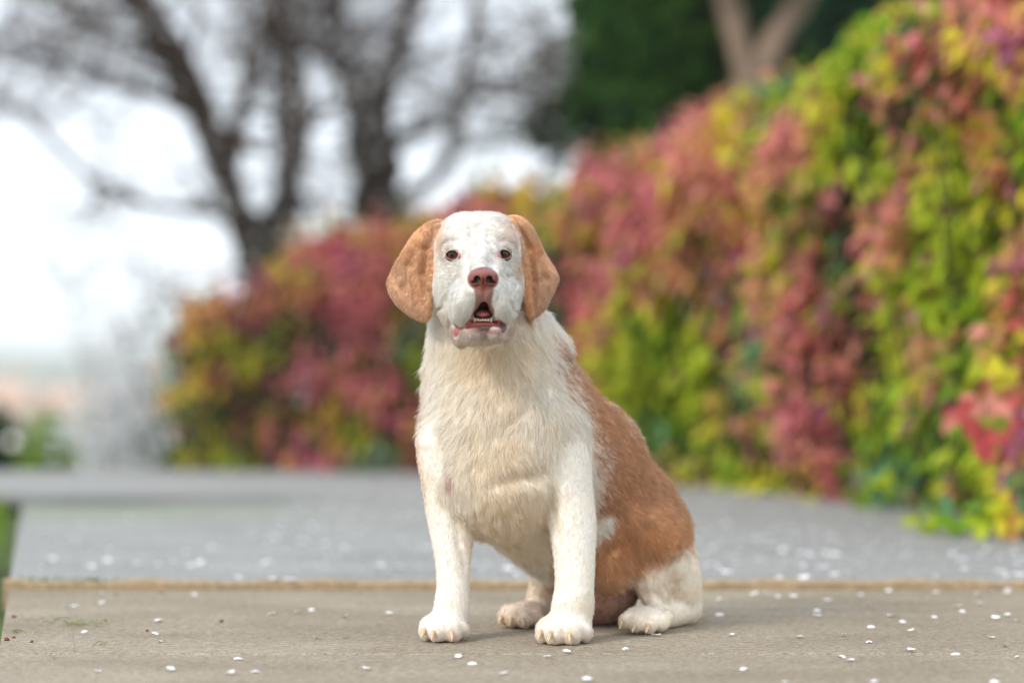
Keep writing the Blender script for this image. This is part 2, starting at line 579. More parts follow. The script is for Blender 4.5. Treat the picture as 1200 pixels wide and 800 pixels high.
# --- front legs
chain('leftleg', [(530, 520, -26, 42), (527, 575, -24, 29), (529, 612, -26, 24.5), (531, 648, -32, 19.5), (531, 684, -38, 16.8), (529, 716, -42, 19)], 9)
ell('leftleg', 545, 596, -16, 15, 36, 18, 10, 0, 8)
chain('rightleg', [(644, 522, -30, 44), (660, 575, -38, 31), (670, 610, -44, 26), (673, 650, -52, 22), (673, 688, -60, 20.2), (670, 718, -64, 23)], 9)
ell('rightleg', 668, 566, -28, 21, 40, 30, 12)
ell('leftpaw', 519, 733, -50, 26.5, 16.5, 30, 8, 8)
ell('rightpaw', 660, 736, -72, 31, 18, 34, 8, 10)
# toes
for (x, y, D, r) in ((502, 738, -66, 10.5), (514, 740, -76, 11.5), (529, 740, -74, 11.5), (540, 737, -58, 9.5)):
    cap('leftpaw', (x + (519 - x) * .35, y - 9, D + 22), r * .8, (x, y, D), r, 2.4)
for (x, y, D, r) in ((639, 741, -88, 11), (651, 743, -99, 12.5), (668, 743, -98, 12.5), (683, 740, -82, 11)):
    cap('rightpaw', (x + (660 - x) * .35, y - 10, D + 24), r * .8, (x, y, D), r, 2.4)
for (x, y, D, r) in ((734, 727, 10, 9.5), (746, 730, 2, 10), (760, 731, 4, 10.5), (774, 729, 14, 9.5)):
    cap('hindfoot', (x + 8, y - 8, D + 20), r * .8, (x, y, D), r, 2.4)
for (x, y, D, r) in ((592, 722, 78, 9), (601, 724, 70, 10), (614, 725, 68, 10.5), (628, 723, 74, 9.5)):
    cap('farfoot', (x + 2, y - 8, D + 18), r * .8, (x, y, D), r, 2.4)
# tail lying behind the rump
chain('tail', [(790, 690, 200, 20), (800, 718, 222, 13), (770, 722, 246, 10)], 10)

for g, kind, d, k in PR:
    blend(kind, d, k)
N_BODY = len(PR)

# --- head (own field: blended tightly, then joined to the neck)
HEAD = np.full_like(FLD, 40.0)
head_first = len(PR)
ell('head', 541, 300, -56, 34, 49, 58, 10)
ell('head', 580, 300, -56, 35, 49, 58, 10)
ell('head', 561, 300, -52, 34, 49, 56, 12)
ell('head', 560, 318, -50, 52, 52, 54, 14)
ell('head', 536, 283, -100, 18, 13, 15, 10, 0, 12)       # brows
ell('head', 586, 283, -100, 18, 13, 15, 10, 0, -12)
cap('head', (562, 296, -96), 25, (565, 322, -168), 22, 14)   # bridge
ell('head', 530, 338, -80, 21, 34, 34, 12)               # cheeks
ell('head', 597, 334, -80, 16, 34, 34, 12)
ell('head', 527, 366, -86, 10, 17, 24, 11)
ell('head', 530, 300, -98, 12, 9, 11, 7)                 # lids
ell('head', 591, 300, -98, 12, 9, 11, 7)
ell('head', 566, 340, -160, 27, 24, 34, 9)               # muzzle core
ell('head', 545, 353, -150, 18, 28, 36, 6, 0, -9)        # flews
ell('head', 586, 351, -150, 18, 27, 36, 6, 0, 8)
ell('head', 541, 368, -146, 10.5, 14.5, 26, 4, 0, -8)
ell('head', 589, 365, -146, 9.5, 14, 26, 4, 0, 8)
ell('head', 597, 342, -118, 13, 15, 24, 4)               # cheek folds
ell('head', 598, 357, -104, 10, 11, 24, 4)
for g, kind, d, k in PR[head_first:]:
    blend(kind, d, k, field=HEAD)
# open mouth
def carve(args, k, field=HEAD, kind='e'):
    blend(kind, args, k, 'cut', field)
I3 = np.eye(3)
carve((dp(567, 361.5, -178), np.array([5.2, 7.5, 60.0]), I3), 2.5)
for Dm in range(-215, -128, 9):
    carve((dp(567, 358.5, Dm), 4.6, dp(566, 367.5, Dm), 10.5), 2.0, HEAD, 'c')
# lower jaw
jaw_first = len(PR)
cap('jaw', (567, 389, -146), 11, (566, 378, -84), 26, 4)
ell('jaw', 553, 391, -146, 14, 13, 24, 3)
ell('jaw', 581, 389, -146, 13, 12, 24, 3)
ell('jaw', 539, 391, -126, 10.5, 15.5, 24, 2.5, 0, 10)              # hanging lip by the mouth corner
ell('jaw', 593, 387, -124, 7.5, 12, 22, 2.5)
ell('jaw', 566, 380.5, -158, 19, 4.0, 12, 2)              # lower lip
for g, kind, d, k in PR[jaw_first:]:
    blend(kind, d, k, field=HEAD)

# --- ears
def ear_poly(pts):
    q = np.array([dp(x, y, -58)[:2] for x, y in pts])
    for _ in range(2):                        # round the corners off
        n = np.roll(q, -1, 0)
        q = np.stack([q * .75 + n * .25, q * .25 + n * .75], 1).reshape(-1, 2)
    return q
EAR_L = ear_poly([(518, 255), (500, 261), (484, 275), (470, 297), (458, 317), (453, 329), (456, 343), (466, 357), (482, 369), (497, 376), (503, 374), (506, 362), (507, 340), (507, 318), (508, 300), (511, 285), (519, 268)])
EAR_R = ear_poly([(594, 251), (610, 253), (622, 263), (632, 282), (640, 299), (650, 314), (655, 324), (651, 338), (645, 350), (639, 362), (628, 371), (620, 373), (616, 365), (616, 345), (615, 325), (613, 305), (609, 288), (601, 268)])
def d0_left(x, y):
    t = (x + 94) / 50.0                       # from the face edge outwards
    return -66 + 16 * np.abs(t) ** 1.5 + 4 * np.sin(y * .075 + x * .05) - 7 * np.clip((20 - (y - 55)) / 60, 0, 1.4)
def d0_right(x, y):
    t = (x - 14) / 42.0
    return -66 + 16 * np.abs(t) ** 1.5 + 3 * np.sin(y * .08 - x * .06) - 7 * np.clip((20 - (y - 55)) / 60, 0, 1.4)
EAR = np.full_like(FLD, 40.0)
ear_first = len(PR)
PR.append(('ear', 'p', (EAR_L, d0_left, 6.0, (-86, -20)), 5))
PR.append(('ear', 'p', (EAR_R, d0_right, 6.0, (-86, -20)), 5))
chain('ear', [(514, 266, -74, 5), (508, 292, -80, 4.6), (505, 325, -83, 4.2), (502, 368, -82, 3.5)], 3)
chain('ear', [(600, 262, -76, 5), (609, 286, -84, 5), (616, 316, -88, 4.8), (618, 345, -87, 4.4), (621, 366, -84, 3.8)], 2.5)
chain('ear', [(478, 300, -62, 4), (474, 330, -64, 5), (482, 356, -66, 4)], 6)
for g, kind, d, k in PR[ear_first:]:
    blend(kind, d, k, field=EAR)


def smin(a, b, k):
    h = np.clip(0.5 + 0.5 * (b - a) / k, 0, 1)
    return b * (1 - h) + a * h - k * h * (1 - h)


HEAD = smin(HEAD, EAR, np.float32(4.0))
FLD = smin(FLD, HEAD, np.float32(7.0))
del EAR, HEAD
# folds and hollows
def groove(pts, r, k):
    for (a, b) in zip(pts[:-1], pts[1:]):
        blend('c', (dp(*a), r, dp(*b), r), k, 'cut', FLD)


def surf_D(px, py, start=-215, stop=200):
    Ds = np.arange(start, stop, 0.5)
    p = np.stack([dp(px, py, D) for D in Ds])
    i = np.clip(np.searchsorted(GU, p[:, 0]), 0, len(GU) - 1)
    j = np.clip(np.searchsorted(GW, p[:, 1]), 0, len(GW) - 1)
    k = np.clip(np.searchsorted(GD, p[:, 2]), 0, len(GD) - 1)
    v = FLD[i, j, k]
    h = np.nonzero(v < 0)[0]
    return float(Ds[h[0]]) if len(h) else 0.0


def groove_on(pts, r, k, sink=0.0):
    P = [(x, y, surf_D(x, y) - r + s) for x, y, s in pts]
    groove(P, r, k)


groove_on([(562, 264, .2), (561, 276, 1.8), (560, 290, 1)], 2.4, 3.5)          # forehead furrow
groove_on([(541, 291, .3), (550, 284, 2.4), (553, 270, .6)], 3.0, 4)
groove_on([(542, 298, 1), (545, 306, 1.8), (543, 316, .6)], 6, 8)
groove_on([(580, 298, 1), (578, 306, 1.6), (582, 314, .6)], 6, 8)
groove_on([(581, 292, .3), (574, 285, 2.4), (571, 272, .6)], 3.0, 4)
groove_on([(507, 270, 2), (499, 292, 5.5), (496, 322, 4), (495, 345, 1)], 5, 5)
groove_on([(488, 290, 1), (477, 312, 3.5), (472, 338, 1)], 5, 6)                  # ear folds
groove_on([(612, 268, 2), (621, 292, 5), (626, 330, 5), (628, 360, 2)], 4.5, 4)
groove_on([(636, 300, 1), (641, 326, 3.5), (637, 350, 1)], 4.5, 6)
groove_on([(518, 289, .3), (527, 282, 2.2), (539, 283, .6)], 2.6, 3)              # brow wrinkles
groove_on([(582, 283, .3), (592, 281, 2.2), (602, 288, .6)], 2.6, 3)
groove_on([(543, 322, .4), (535, 336, 1.4), (530, 352, 1.6), (529, 368, .6)], 2.8, 3.5)
groove_on([(588, 322, .4), (595, 330, 1.0), (597, 336, .4)], 2.4, 3)
groove_on([(567, 341, 1.0), (567, 353, 1.6)], 1.6, 1.5)                         # philtrum
groove_on([(523, 349, .8), (517, 360, 1.8), (512, 366, .8)], 2.4, 3)            # cheek crease
groove_on([(606, 334, .5), (600, 344, 1.6), (603, 353, .8)], 2.2, 2.5)
groove_on([(598, 352, .6), (601, 362, 1.6), (606, 364, .8)], 2.2, 2.5)
groove_on([(572, 568, 1), (600, 560, 4), (640, 555, 2)], 8, 9)                   # chest folds
groove_on([(618, 476, .5), (600, 492, 3), (583, 512, 1)], 6, 8)
groove_on([(548, 518, 1), (556, 548, 4), (556, 580, 1)], 9, 9)
groove_on([(762, 676, 1), (767, 694, 5), (780, 708, 4), (798, 705, 1)], 4.5, 4)  # hind leg folds
groove_on([(800, 650, 1), (780, 662, 5), (766, 682, 2)], 4.5, 4)
groove_on([(748, 676, 1), (756, 696, 4), (764, 710, 2)], 4, 4)
groove_on([(533, 606, 1), (538, 636, 2.6), (546, 662, 1)], 4, 5)
groove_on([(643, 575, 2), (646, 600, 3), (650, 630, 1)], 5, 6)

EYES = []
for ex, ey, rl in ((530.2, 298.5, 6), (591.0, 298.0, -6)):
    De = surf_D(ex, ey)
    blend('e', (dp(ex, ey, De + 1), np.array([6.7, 4.6, 9.0]), np.array([[math.cos(math.radians(rl)), math.sin(math.radians(rl)), 0], [-math.sin(math.radians(rl)), math.cos(math.radians(rl)), 0], [0, 0, 1]])), 2.0, 'cut', FLD)
    EYES.append((ex, ey, De))

# flatten the soles on the pavement
FLD = np.maximum(FLD, (GROUND_W + 0.8 - GW)[None, :, None]).astype(np.float32)


def surface_nets(Fx, ax, ay, az):
    neg = Fx < 0
    shp = tuple(s - 1 for s in Fx.shape)
    cnt = np.zeros(shp, np.int8)
    for a in (0, 1):
        for b in (0, 1):
            for c in (0, 1):
                cnt += neg[a:a + shp[0], b:b + shp[1], c:c + shp[2]]
    act = (cnt > 0) & (cnt < 8)
    I = np.argwhere(act)
    acc = np.zeros((len(I), 3)); num = np.zeros(len(I))
    corners = [(a, b, c) for a in (0, 1) for b in (0, 1) for c in (0, 1)]
    val = {c: Fx[I[:, 0] + c[0], I[:, 1] + c[1], I[:, 2] + c[2]] for c in corners}
    for c in corners:
        for d in range(3):
            if c[d] == 0:
                e = list(c); e[d] = 1; e = tuple(e)
                f0, f1 = val[c], val[e]
                m = (f0 < 0) != (f1 < 0)
                t = np.where(m, f0 / (f0 - f1 + 1e-12), 0)
                p = np.tile(np.array(c, float), (len(I), 1)); p[:, d] = t
                acc[m] += p[m]; num[m] += 1
    loc = acc / num[:, None]
    P = np.empty_like(loc)
    for d, A in enumerate((ax, ay, az)):
        A = A.astype(float)
        P[:, d] = A[I[:, d]] + loc[:, d] * (A[I[:, d] + 1] - A[I[:, d]])
    vid = np.full(shp, -1, np.int32)
    vid[act] = np.arange(len(I))
    quads = []
    for d in range(3):
        s0 = [slice(None)] * 3; s1 = [slice(None)] * 3
        s0[d] = slice(0, -1); s1[d] = slice(1, None)
        ch = neg[tuple(s0)] != neg[tuple(s1)]
        E = np.argwhere(ch)
        o1, o2 = (d + 1) % 3, (d + 2) % 3
        ok = (E[:, o1] > 0) & (E[:, o2] > 0) & (E[:, o1] < shp[o1]) & (E[:, o2] < shp[o2])
        E = E[ok]
        sgn = neg[E[:, 0], E[:, 1], E[:, 2]]
        def cell(a, b):
            q = E.copy(); q[:, o1] -= a; q[:, o2] -= b
            return vid[q[:, 0], q[:, 1], q[:, 2]]
        q = np.stack([cell(1, 1), cell(0, 1), cell(0, 0), cell(1, 0)], 1)
        q[~sgn] = q[~sgn][:, ::-1]
        quads.append(q)
    return P, np.concatenate(quads)


def relax(P, Q, n, lam=0.5):
    e = np.concatenate([Q[:, [0, 1]], Q[:, [1, 2]], Q[:, [2, 3]], Q[:, [3, 0]]])
    e = np.concatenate([e, e[:, ::-1]])
    deg = np.bincount(e[:, 0], minlength=len(P))[:, None]
    for _ in range(n):
        S = np.stack([np.bincount(e[:, 0], weights=P[e[:, 1], d], minlength=len(P)) for d in range(3)], 1)
        P = P + lam * (S / np.maximum(deg, 1) - P)
    return P


BP, BQ = surface_nets(FLD, GU, GW, GD)
BP = relax(BP, BQ, 3)
_fn = np.cross(BP[BQ[:, 2]] - BP[BQ[:, 0]], BP[BQ[:, 3]] - BP[BQ[:, 1]])
BN = np.stack([np.bincount(BQ.ravel(), weights=np.repeat(_fn[:, d], 4), minlength=len(BP)) for d in range(3)], 1)
BN = unit(BN)

# which solid each vertex belongs to
GROUPS = sorted({p[0] for p in PR})
GD_ = {g: np.full(len(BP), 99.0) for g in GROUPS}
for g, kind, d, k in PR:
    v = np.asarray(eval_prim(kind, d, BP[:, 0], BP[:, 1], BP[:, 2]))
    GD_[g] = np.minimum(GD_[g], v)


def sst(a, b, x):
    t = np.clip((x - a) / (b - a), 0, 1)
    return t * t * (3 - 2 * t)


PX, PY = to_px(BP[:, 0], BP[:, 1], BP[:, 2])
n_lo, n_hi = N1(BP, 0.045) - .5, N2(BP, 0.16) - .5
headg = np.minimum(np.minimum(GD_['head'], GD_['jaw']), GD_['ear'])
trunk = np.minimum.reduce([GD_[g] for g in ('chest', 'neck', 'body', 'belly', 'rump', 'thigh', 'groin')])
others = {g: GD_[g] for g in GROUPS}
legs_f = np.minimum(GD_['leftleg'], np.minimum(GD_['rightleg'], np.minimum(GD_['leftpaw'], GD_['rightpaw'])))
hind = np.minimum(np.minimum(GD_['shank'], GD_['hindfoot']), np.minimum(GD_['farleg'], GD_['farfoot']))
front_trunk = np.minimum(GD_['chest'], GD_['neck'])
rear_trunk = np.minimum.reduce([GD_[g] for g in ('body', 'rump', 'thigh', 'belly')])

WHITE = np.array([0.90, 0.885, 0.85]); CREAM = np.array([0.89, 0.785, 0.62]); BROWN = np.array([0.51, 0.242, 0.108])
ORANGE = np.array([0.70, 0.36, 0.15]); TAN = np.array([0.64, 0.365, 0.195]); SKIN = np.array([0.30, 0.135, 0.095])
PINK = np.array([0.55, 0.16, 0.14]); LIVER = np.array([0.20, 0.052, 0.034]); MOUTH = np.array([0.028, 0.012, 0.01])
PALE_TAN = np.array([0.68, 0.47, 0.34])

# p_*: share of coloured hairs (hairs are drawn one colour or the other)
base = np.tile(WHITE, (len(BP), 1))
cream = 0.62 * np.exp(-(((PX - 592) / 62) ** 2 + ((PY - 600) / 66) ** 2)) + 0.62 * np.exp(-(((PX - 578) / 56) ** 2 + ((PY - 420) / 40) ** 2)) \
    + 0.35 * np.exp(-(((PX - 590) / 60) ** 2 + ((PY - 510) / 50) ** 2)) + 0.16
cream = np.where(headg < trunk - 2, 0.06 + .4 * sst(380, 405, PY), cream)
cream = np.where((legs_f < 3) & (PY > 520), np.maximum(cream, .30), cream)
cream = np.clip(cream + 0.25 * n_lo, 0, 1)
cream = np.where(hind < np.minimum(rear_trunk, legs_f) , 0.62 + .3 * n_lo, cream)
base = base * (1 - cream[:, None]) + CREAM * cream[:, None]
hd = (headg < trunk - 2)[:, None]
base = np.where(hd, base * np.array([.89, .888, .885]), base)
jw = sst(-1, 1.5, GD_['head'] - GD_['jaw'])[:, None] * hd * sst(372, 384, PY)[:, None] * (.8 + .6 * n_hi[:, None])  # chin fur: mottled stain, with the shade below the lip painted in
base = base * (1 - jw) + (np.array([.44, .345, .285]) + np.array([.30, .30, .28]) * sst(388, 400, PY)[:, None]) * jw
hk = (np.exp(-(((PX - 786) / 15) ** 2 + ((PY - 683) / 20) ** 2)) * .55 + np.exp(-(((PX - 752) / 16) ** 2 + ((PY - 690) / 26) ** 2)) * .35)[:, None] * (BP[:, 2] > -10)[:, None]
base = base * (1 - hk) + np.array([.56, .42, .27]) * hk

FLANK = [(648, 394), (668, 400), (712, 445), (770, 515), (840, 580), (850, 640), (824, 634), (800, 640), (775, 654), (758, 666), (746, 670), (726, 694), (700, 702), (660, 706), (640, 690), (648, 660), (690, 640), (694, 600), (700, 570), (699, 538), (690, 505), (682, 480), (666, 462), (658, 446), (650, 424)]
fl = -poly_sd(PX, PY, FLANK) + 9 * n_lo + 8 * n_hi
is_leg = (legs_f < np.minimum(trunk, rear_trunk) - 1) & (BP[:, 2] < 15)
front_leg_zone = (legs_f < 6) & (BP[:, 2] < -2)
p_brown = np.where((PX > 715) & (PY > 615), sst(-15, 13, fl), sst(-5, 7, fl))
p_brown = np.where(front_leg_zone & (PY > 560), 0, p_brown)
back = sst(-0.05, 0.3, BN[:, 2] + .25 * n_lo - .55 * sst(440, 400, PY)) * sst(12, 36, BP[:, 2])           # the whole back is brown
p_brown = np.maximum(p_brown, back * (trunk < hind) * (PY < 690))
left_tan = sst(503, 496, PX + 9 * n_hi) * sst(-55, -30, BP[:, 2]) * sst(416, 424, PY)
far_side = sst(36, 66, BP[:, 2]) * (rear_trunk < np.minimum(legs_f, hind)) * (PX < 640) * sst(660, 640, PY)
p_brown = np.maximum(p_brown, np.maximum(left_tan * np.where(PY < 450, .75, .38), far_side))
patch = -poly_sd(PX, PY, [(692, 606), (712, 600), (721, 604), (716, 618), (702, 630), (690, 640)]) + 3 * n_hi
p_brown = p_brown * (1 - sst(-2, 2.5, patch))
speck = sst(24, 3, fl) * sst(600, 540, PY) * (PX > 640)
p_brown = p_brown * (1 - .45 * speck)
c_brown = np.tile(BROWN, (len(BP), 1))
orange = np.clip(sst(585, 640, PY) * sst(690, 730, PX + .3 * (PY - 600)) * .9 + .35 * n_lo + (left_tan > .2) * .25, 0, 1)
c_brown = c_brown * (1 - orange[:, None]) + ORANGE * orange[:, None]
lighten = sst(620, 700, PY) * sst(740, 680, PX) * .3
c_brown = c_brown * (1 - lighten[:, None]) + CREAM * lighten[:, None] * .6
# saddle patch by the neck is a darker brown
dk = np.exp(-(((PX - 662) / 13) ** 2 + ((PY - 418) / 14) ** 2))[:, None] * .5
c_brown = c_brown * (1 - dk) + np.array([.2, .085, .035]) * dk
# groin
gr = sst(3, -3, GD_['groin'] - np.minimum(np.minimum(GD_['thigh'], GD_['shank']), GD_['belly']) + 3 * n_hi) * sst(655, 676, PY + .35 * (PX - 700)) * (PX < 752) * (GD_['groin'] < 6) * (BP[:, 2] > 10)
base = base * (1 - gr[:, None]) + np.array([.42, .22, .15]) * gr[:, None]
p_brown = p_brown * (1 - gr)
# far hind foot is brownish
ff = sst(6, -2, np.minimum(GD_['farfoot'], GD_['farleg']) - legs_f) * sst(630, 600, PX - 0.2 * (PY - 720)) * 0
base = np.where((np.minimum(GD_['farfoot'], GD_['farleg']) < np.minimum(trunk, legs_f))[:, None], base * .6 + np.array([.62, .45, .32]) * .4, base)

# ears, temples
earm = sst(2.0, -1.5, GD_['ear'] - GD_['head'] + 1.0)
earm = np.where(((PX > 519) & (PX < 594)) | (GD_['ear'] > 5), 0, earm)
p_ear = earm * sst(247, 253, PY + 3 * n_hi)
c_ear = np.tile(TAN, (len(BP), 1)) * (1 + .5 * n_lo[:, None])
lt = sst(512, 474, PX) * sst(300, 350, PY) * 0.25 + sst(640, 622, PX) * 0 + sst(620, 646, PX) * .4 * (PX > 600)
c_ear = c_ear * (1 - lt[:, None]) + PALE_TAN * lt[:, None]
edge_l = np.exp(-((PX - 505) / 4.0) ** 2) * (PY > 285)
edge_r = np.exp(-((PX - (600 + 18 * sst(262, 320, PY))) / 4.5) ** 2) * (PY > 262)
el = np.clip(edge_l + edge_r, 0, 1)[:, None] * .7
c_ear = c_ear * (1 - el) + np.array([.64, .33, .155]) * el
tl = np.exp(-(((PX - 512) / 12) ** 2 + ((PY - 276) / 26) ** 2)) * .7 + np.exp(-(((PX - 601) / 14) ** 2 + ((PY - 268) / 20) ** 2)) * .6 \
    + np.exp(-(((PX - 606) / 4.5) ** 2 + ((PY - 317) / 9) ** 2)) * .75 + np.exp(-(((PX - 518) / 7) ** 2 + ((PY - 372) / 12) ** 2)) * .3 \
    + np.exp(-(((PX - 604) / 10) ** 2 + ((PY - 388) / 14) ** 2)) * .5
tl = np.where((headg == GD_['ear']) | (headg > trunk + 4), 0, tl)[:, None]
base = base * (1 - tl) + np.array([.68, .46, .31]) * tl

# bare skin: muzzle, lips, mouth, eyelids
face = (BP[:, 2] < -84) & (headg < 8)
p_skin = np.zeros(len(BP)); c_skin = np.tile(PINK, (len(BP), 1))
phil = -poly_sd(PX, PY, [(553, 334), (580, 334), (579, 345), (577, 356), (581, 368), (577, 373), (567, 356), (553, 375), (550, 372), (556, 356), (555, 344)]) + 2.4 * n_hi
a = sst(-1.5, 2.5, phil) * face
p_skin = np.maximum(p_skin, a * .9); c_skin = np.where((a > .05)[:, None], LIVER * (.95 + 1.1 * n_hi[:, None]), c_skin)
lip = -poly_sd(PX, PY, [(549, 373), (584, 372), (592, 378), (590, 385), (583, 384), (566, 383.5), (546, 386), (545, 380)]) + 1.2 * n_hi
a = sst(-1, 1.2, lip) * face
p_skin = np.maximum(p_skin, a); c_skin = np.where((a > .05)[:, None], np.array([.34, .085, .08]) * (1 + 1.2 * n_hi[:, None]), c_skin)
cor = -poly_sd(PX, PY, [(530, 373), (533, 375), (538, 382), (545, 383), (540, 388), (537, 394), (532, 395), (530, 389), (533, 382)]) + 1.5 * n_hi
a = sst(-1, 1.5, cor) * face
p_skin = np.maximum(p_skin, a * .95); c_skin = np.where((a > .05)[:, None], np.array([.36, .095, .09]) * (1 + 1.3 * n_hi[:, None]), c_skin)
cor2 = -poly_sd(PX, PY, [(586, 380), (590, 376), (594, 377), (594, 386), (591, 392), (586, 388)]) + 1.2 * n_hi
a = sst(-1, 1.5, cor2) * face
p_skin = np.maximum(p_skin, a * .95); c_skin = np.where((a > .05)[:, None], np.array([.13, .045, .055]), c_skin)
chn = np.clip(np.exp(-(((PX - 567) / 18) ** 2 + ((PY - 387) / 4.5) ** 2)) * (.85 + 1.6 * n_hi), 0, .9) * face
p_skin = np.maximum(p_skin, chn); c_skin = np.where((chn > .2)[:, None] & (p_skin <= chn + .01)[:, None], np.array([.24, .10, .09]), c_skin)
inner = (GD_['head'] < -3.0) & face & (PY > 350) & (PY < 384) & (PX > 549) & (PX < 585)
for ex, ey, De in EYES:
    rr = np.sqrt(((PX - ex) / 8.8) ** 2 + ((PY - ey) / 6.2) ** 2)
    inn = ex + (8.5 if ex < 560 else -8.5)
    r2 = np.sqrt(((PX - inn) / 5.5) ** 2 + ((PY - ey - 2) / 6.0) ** 2)
    a = np.maximum(sst(1.1, .85, rr), .55 * sst(1.1, .4, r2)) * face
    p_skin = np.maximum(p_skin, a); c_skin = np.where((a > .05)[:, None], np.array([.45, .17, .14]), c_skin)
    rim = sst(.96, .80, rr) * face
    c_skin = np.where((rim > .3)[:, None], np.array([.50, .27, .24]), c_skin)
nosem = sst(20.5, 17, np.sqrt((PX - 566) ** 2 + ((PY - 327) * 1.3) ** 2)) * face
p_skin = np.maximum(p_skin, nosem); c_skin = np.where((nosem > .05)[:, None], LIVER, c_skin)
c_skin = np.where(((np.sqrt((PX - 566) ** 2 + ((PY - 327) * 1.1) ** 2) < 13) & face & (PY < 332) & (BP[:, 2] < -150))[:, None], MOUTH * .6, c_skin)
cave = face & (PX > 553) & (PX < 580) & (PY > 351) & (PY < 386) & (BP[:, 2] > -158) & ((GD_['jaw'] > 1.5) | (BP[:, 2] > -138))
inner = inner | cave
p_skin = np.where(inner, 1, p_skin); c_skin = np.where(inner[:, None], np.where((BP[:, 2] < -172)[:, None], np.array([.16, .045, .04]), np.array([.035, .010, .010])), c_skin)
# toe pads / toes a bit pinkish
toe = (np.minimum(legs_f, hind) < 4) & (PY > 722)
pk = sst(725, 745, PY + 8 * n_hi)[:, None] * toe[:, None] * .14
base = base * (1 - pk) + np.array([.66, .42, .32]) * pk
# raw spot on the left leg, small scar on the shoulder
sp = (np.exp(-(((PX - 526) / 4) ** 2 + ((PY - 562) / 7) ** 2)) * .7)[:, None]
base = base * (1 - sp) + np.array([.55, .22, .15]) * sp

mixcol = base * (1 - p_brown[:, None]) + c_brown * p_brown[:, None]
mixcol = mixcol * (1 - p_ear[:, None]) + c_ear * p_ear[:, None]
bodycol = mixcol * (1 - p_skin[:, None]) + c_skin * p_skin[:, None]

m_hide, hn, hl, hb = new_mat('dog_hide')
_a = hn.new('ShaderNodeAttribute'); _a.attribute_name = 'col'
hl.new(_a.outputs['Color'], hb.inputs['Base Color'])
hb.inputs['Roughness'].default_value = 0.55
_w = hn.new('ShaderNodeAttribute'); _w.attribute_name = 'bare'
_r = hn.new('ShaderNodeMapRange'); _r.inputs[3].default_value = 0.75; _r.inputs[4].default_value = 0.42
hl.new(_w.outputs['Fac'], _r.inputs[0]); hl.new(_r.outputs[0], hb.inputs['Roughness'])
_nz = hn.new('ShaderNodeTexNoise'); _nz.inputs['Scale'].default_value = 700
_g = hn.new('ShaderNodeNewGeometry'); hl.new(_g.outputs['Position'], _nz.inputs['Vector'])
_b = hn.new('ShaderNodeBump'); _b.inputs['Strength'].default_value = .35; _b.inputs['Distance'].default_value = .001
hl.new(_nz.outputs['Fac'], _b.inputs['Height']); hl.new(_b.outputs['Normal'], hb.inputs['Normal'])

ORIG = to_world(np.array([0.0, GROUND_W, 20.0]))
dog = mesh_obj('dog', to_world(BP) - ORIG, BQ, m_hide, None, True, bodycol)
_at = dog.data.attributes.new('bare', 'FLOAT', 'POINT')
_at.data.foreach_set('value', p_skin.astype(np.float32))
dog.location = ORIG
tag(dog, 'white and tan older dog with floppy ears sitting on the concrete path', 'dog')


def dog_part(name, P, faces, mat, smooth=True, colors=None, parent=None):
    return mesh_obj(name, to_world(np.asarray(P)) - ORIG, faces, mat, parent or dog, smooth, colors)


def uv_ball(c, r, nu=20, nv=14, R=None):
    v, f = [], []
    for i in range(nv + 1):
        th = math.pi * i / nv
        for j in range(nu):
            ph = 2 * math.pi * j / nu
            v.append([math.sin(th) * math.cos(ph), math.cos(th), math.sin(th) * math.sin(ph)])
    v = np.array(v) * np.asarray(r)
    if R is not None: v = v @ R.T
    for i in range(nv):
        for j in range(nu):
            f.append((i * nu + j, (i + 1) * nu + j, (i + 1) * nu + (j + 1) % nu, i * nu + (j + 1) % nu))
    return v + np.asarray(c), f


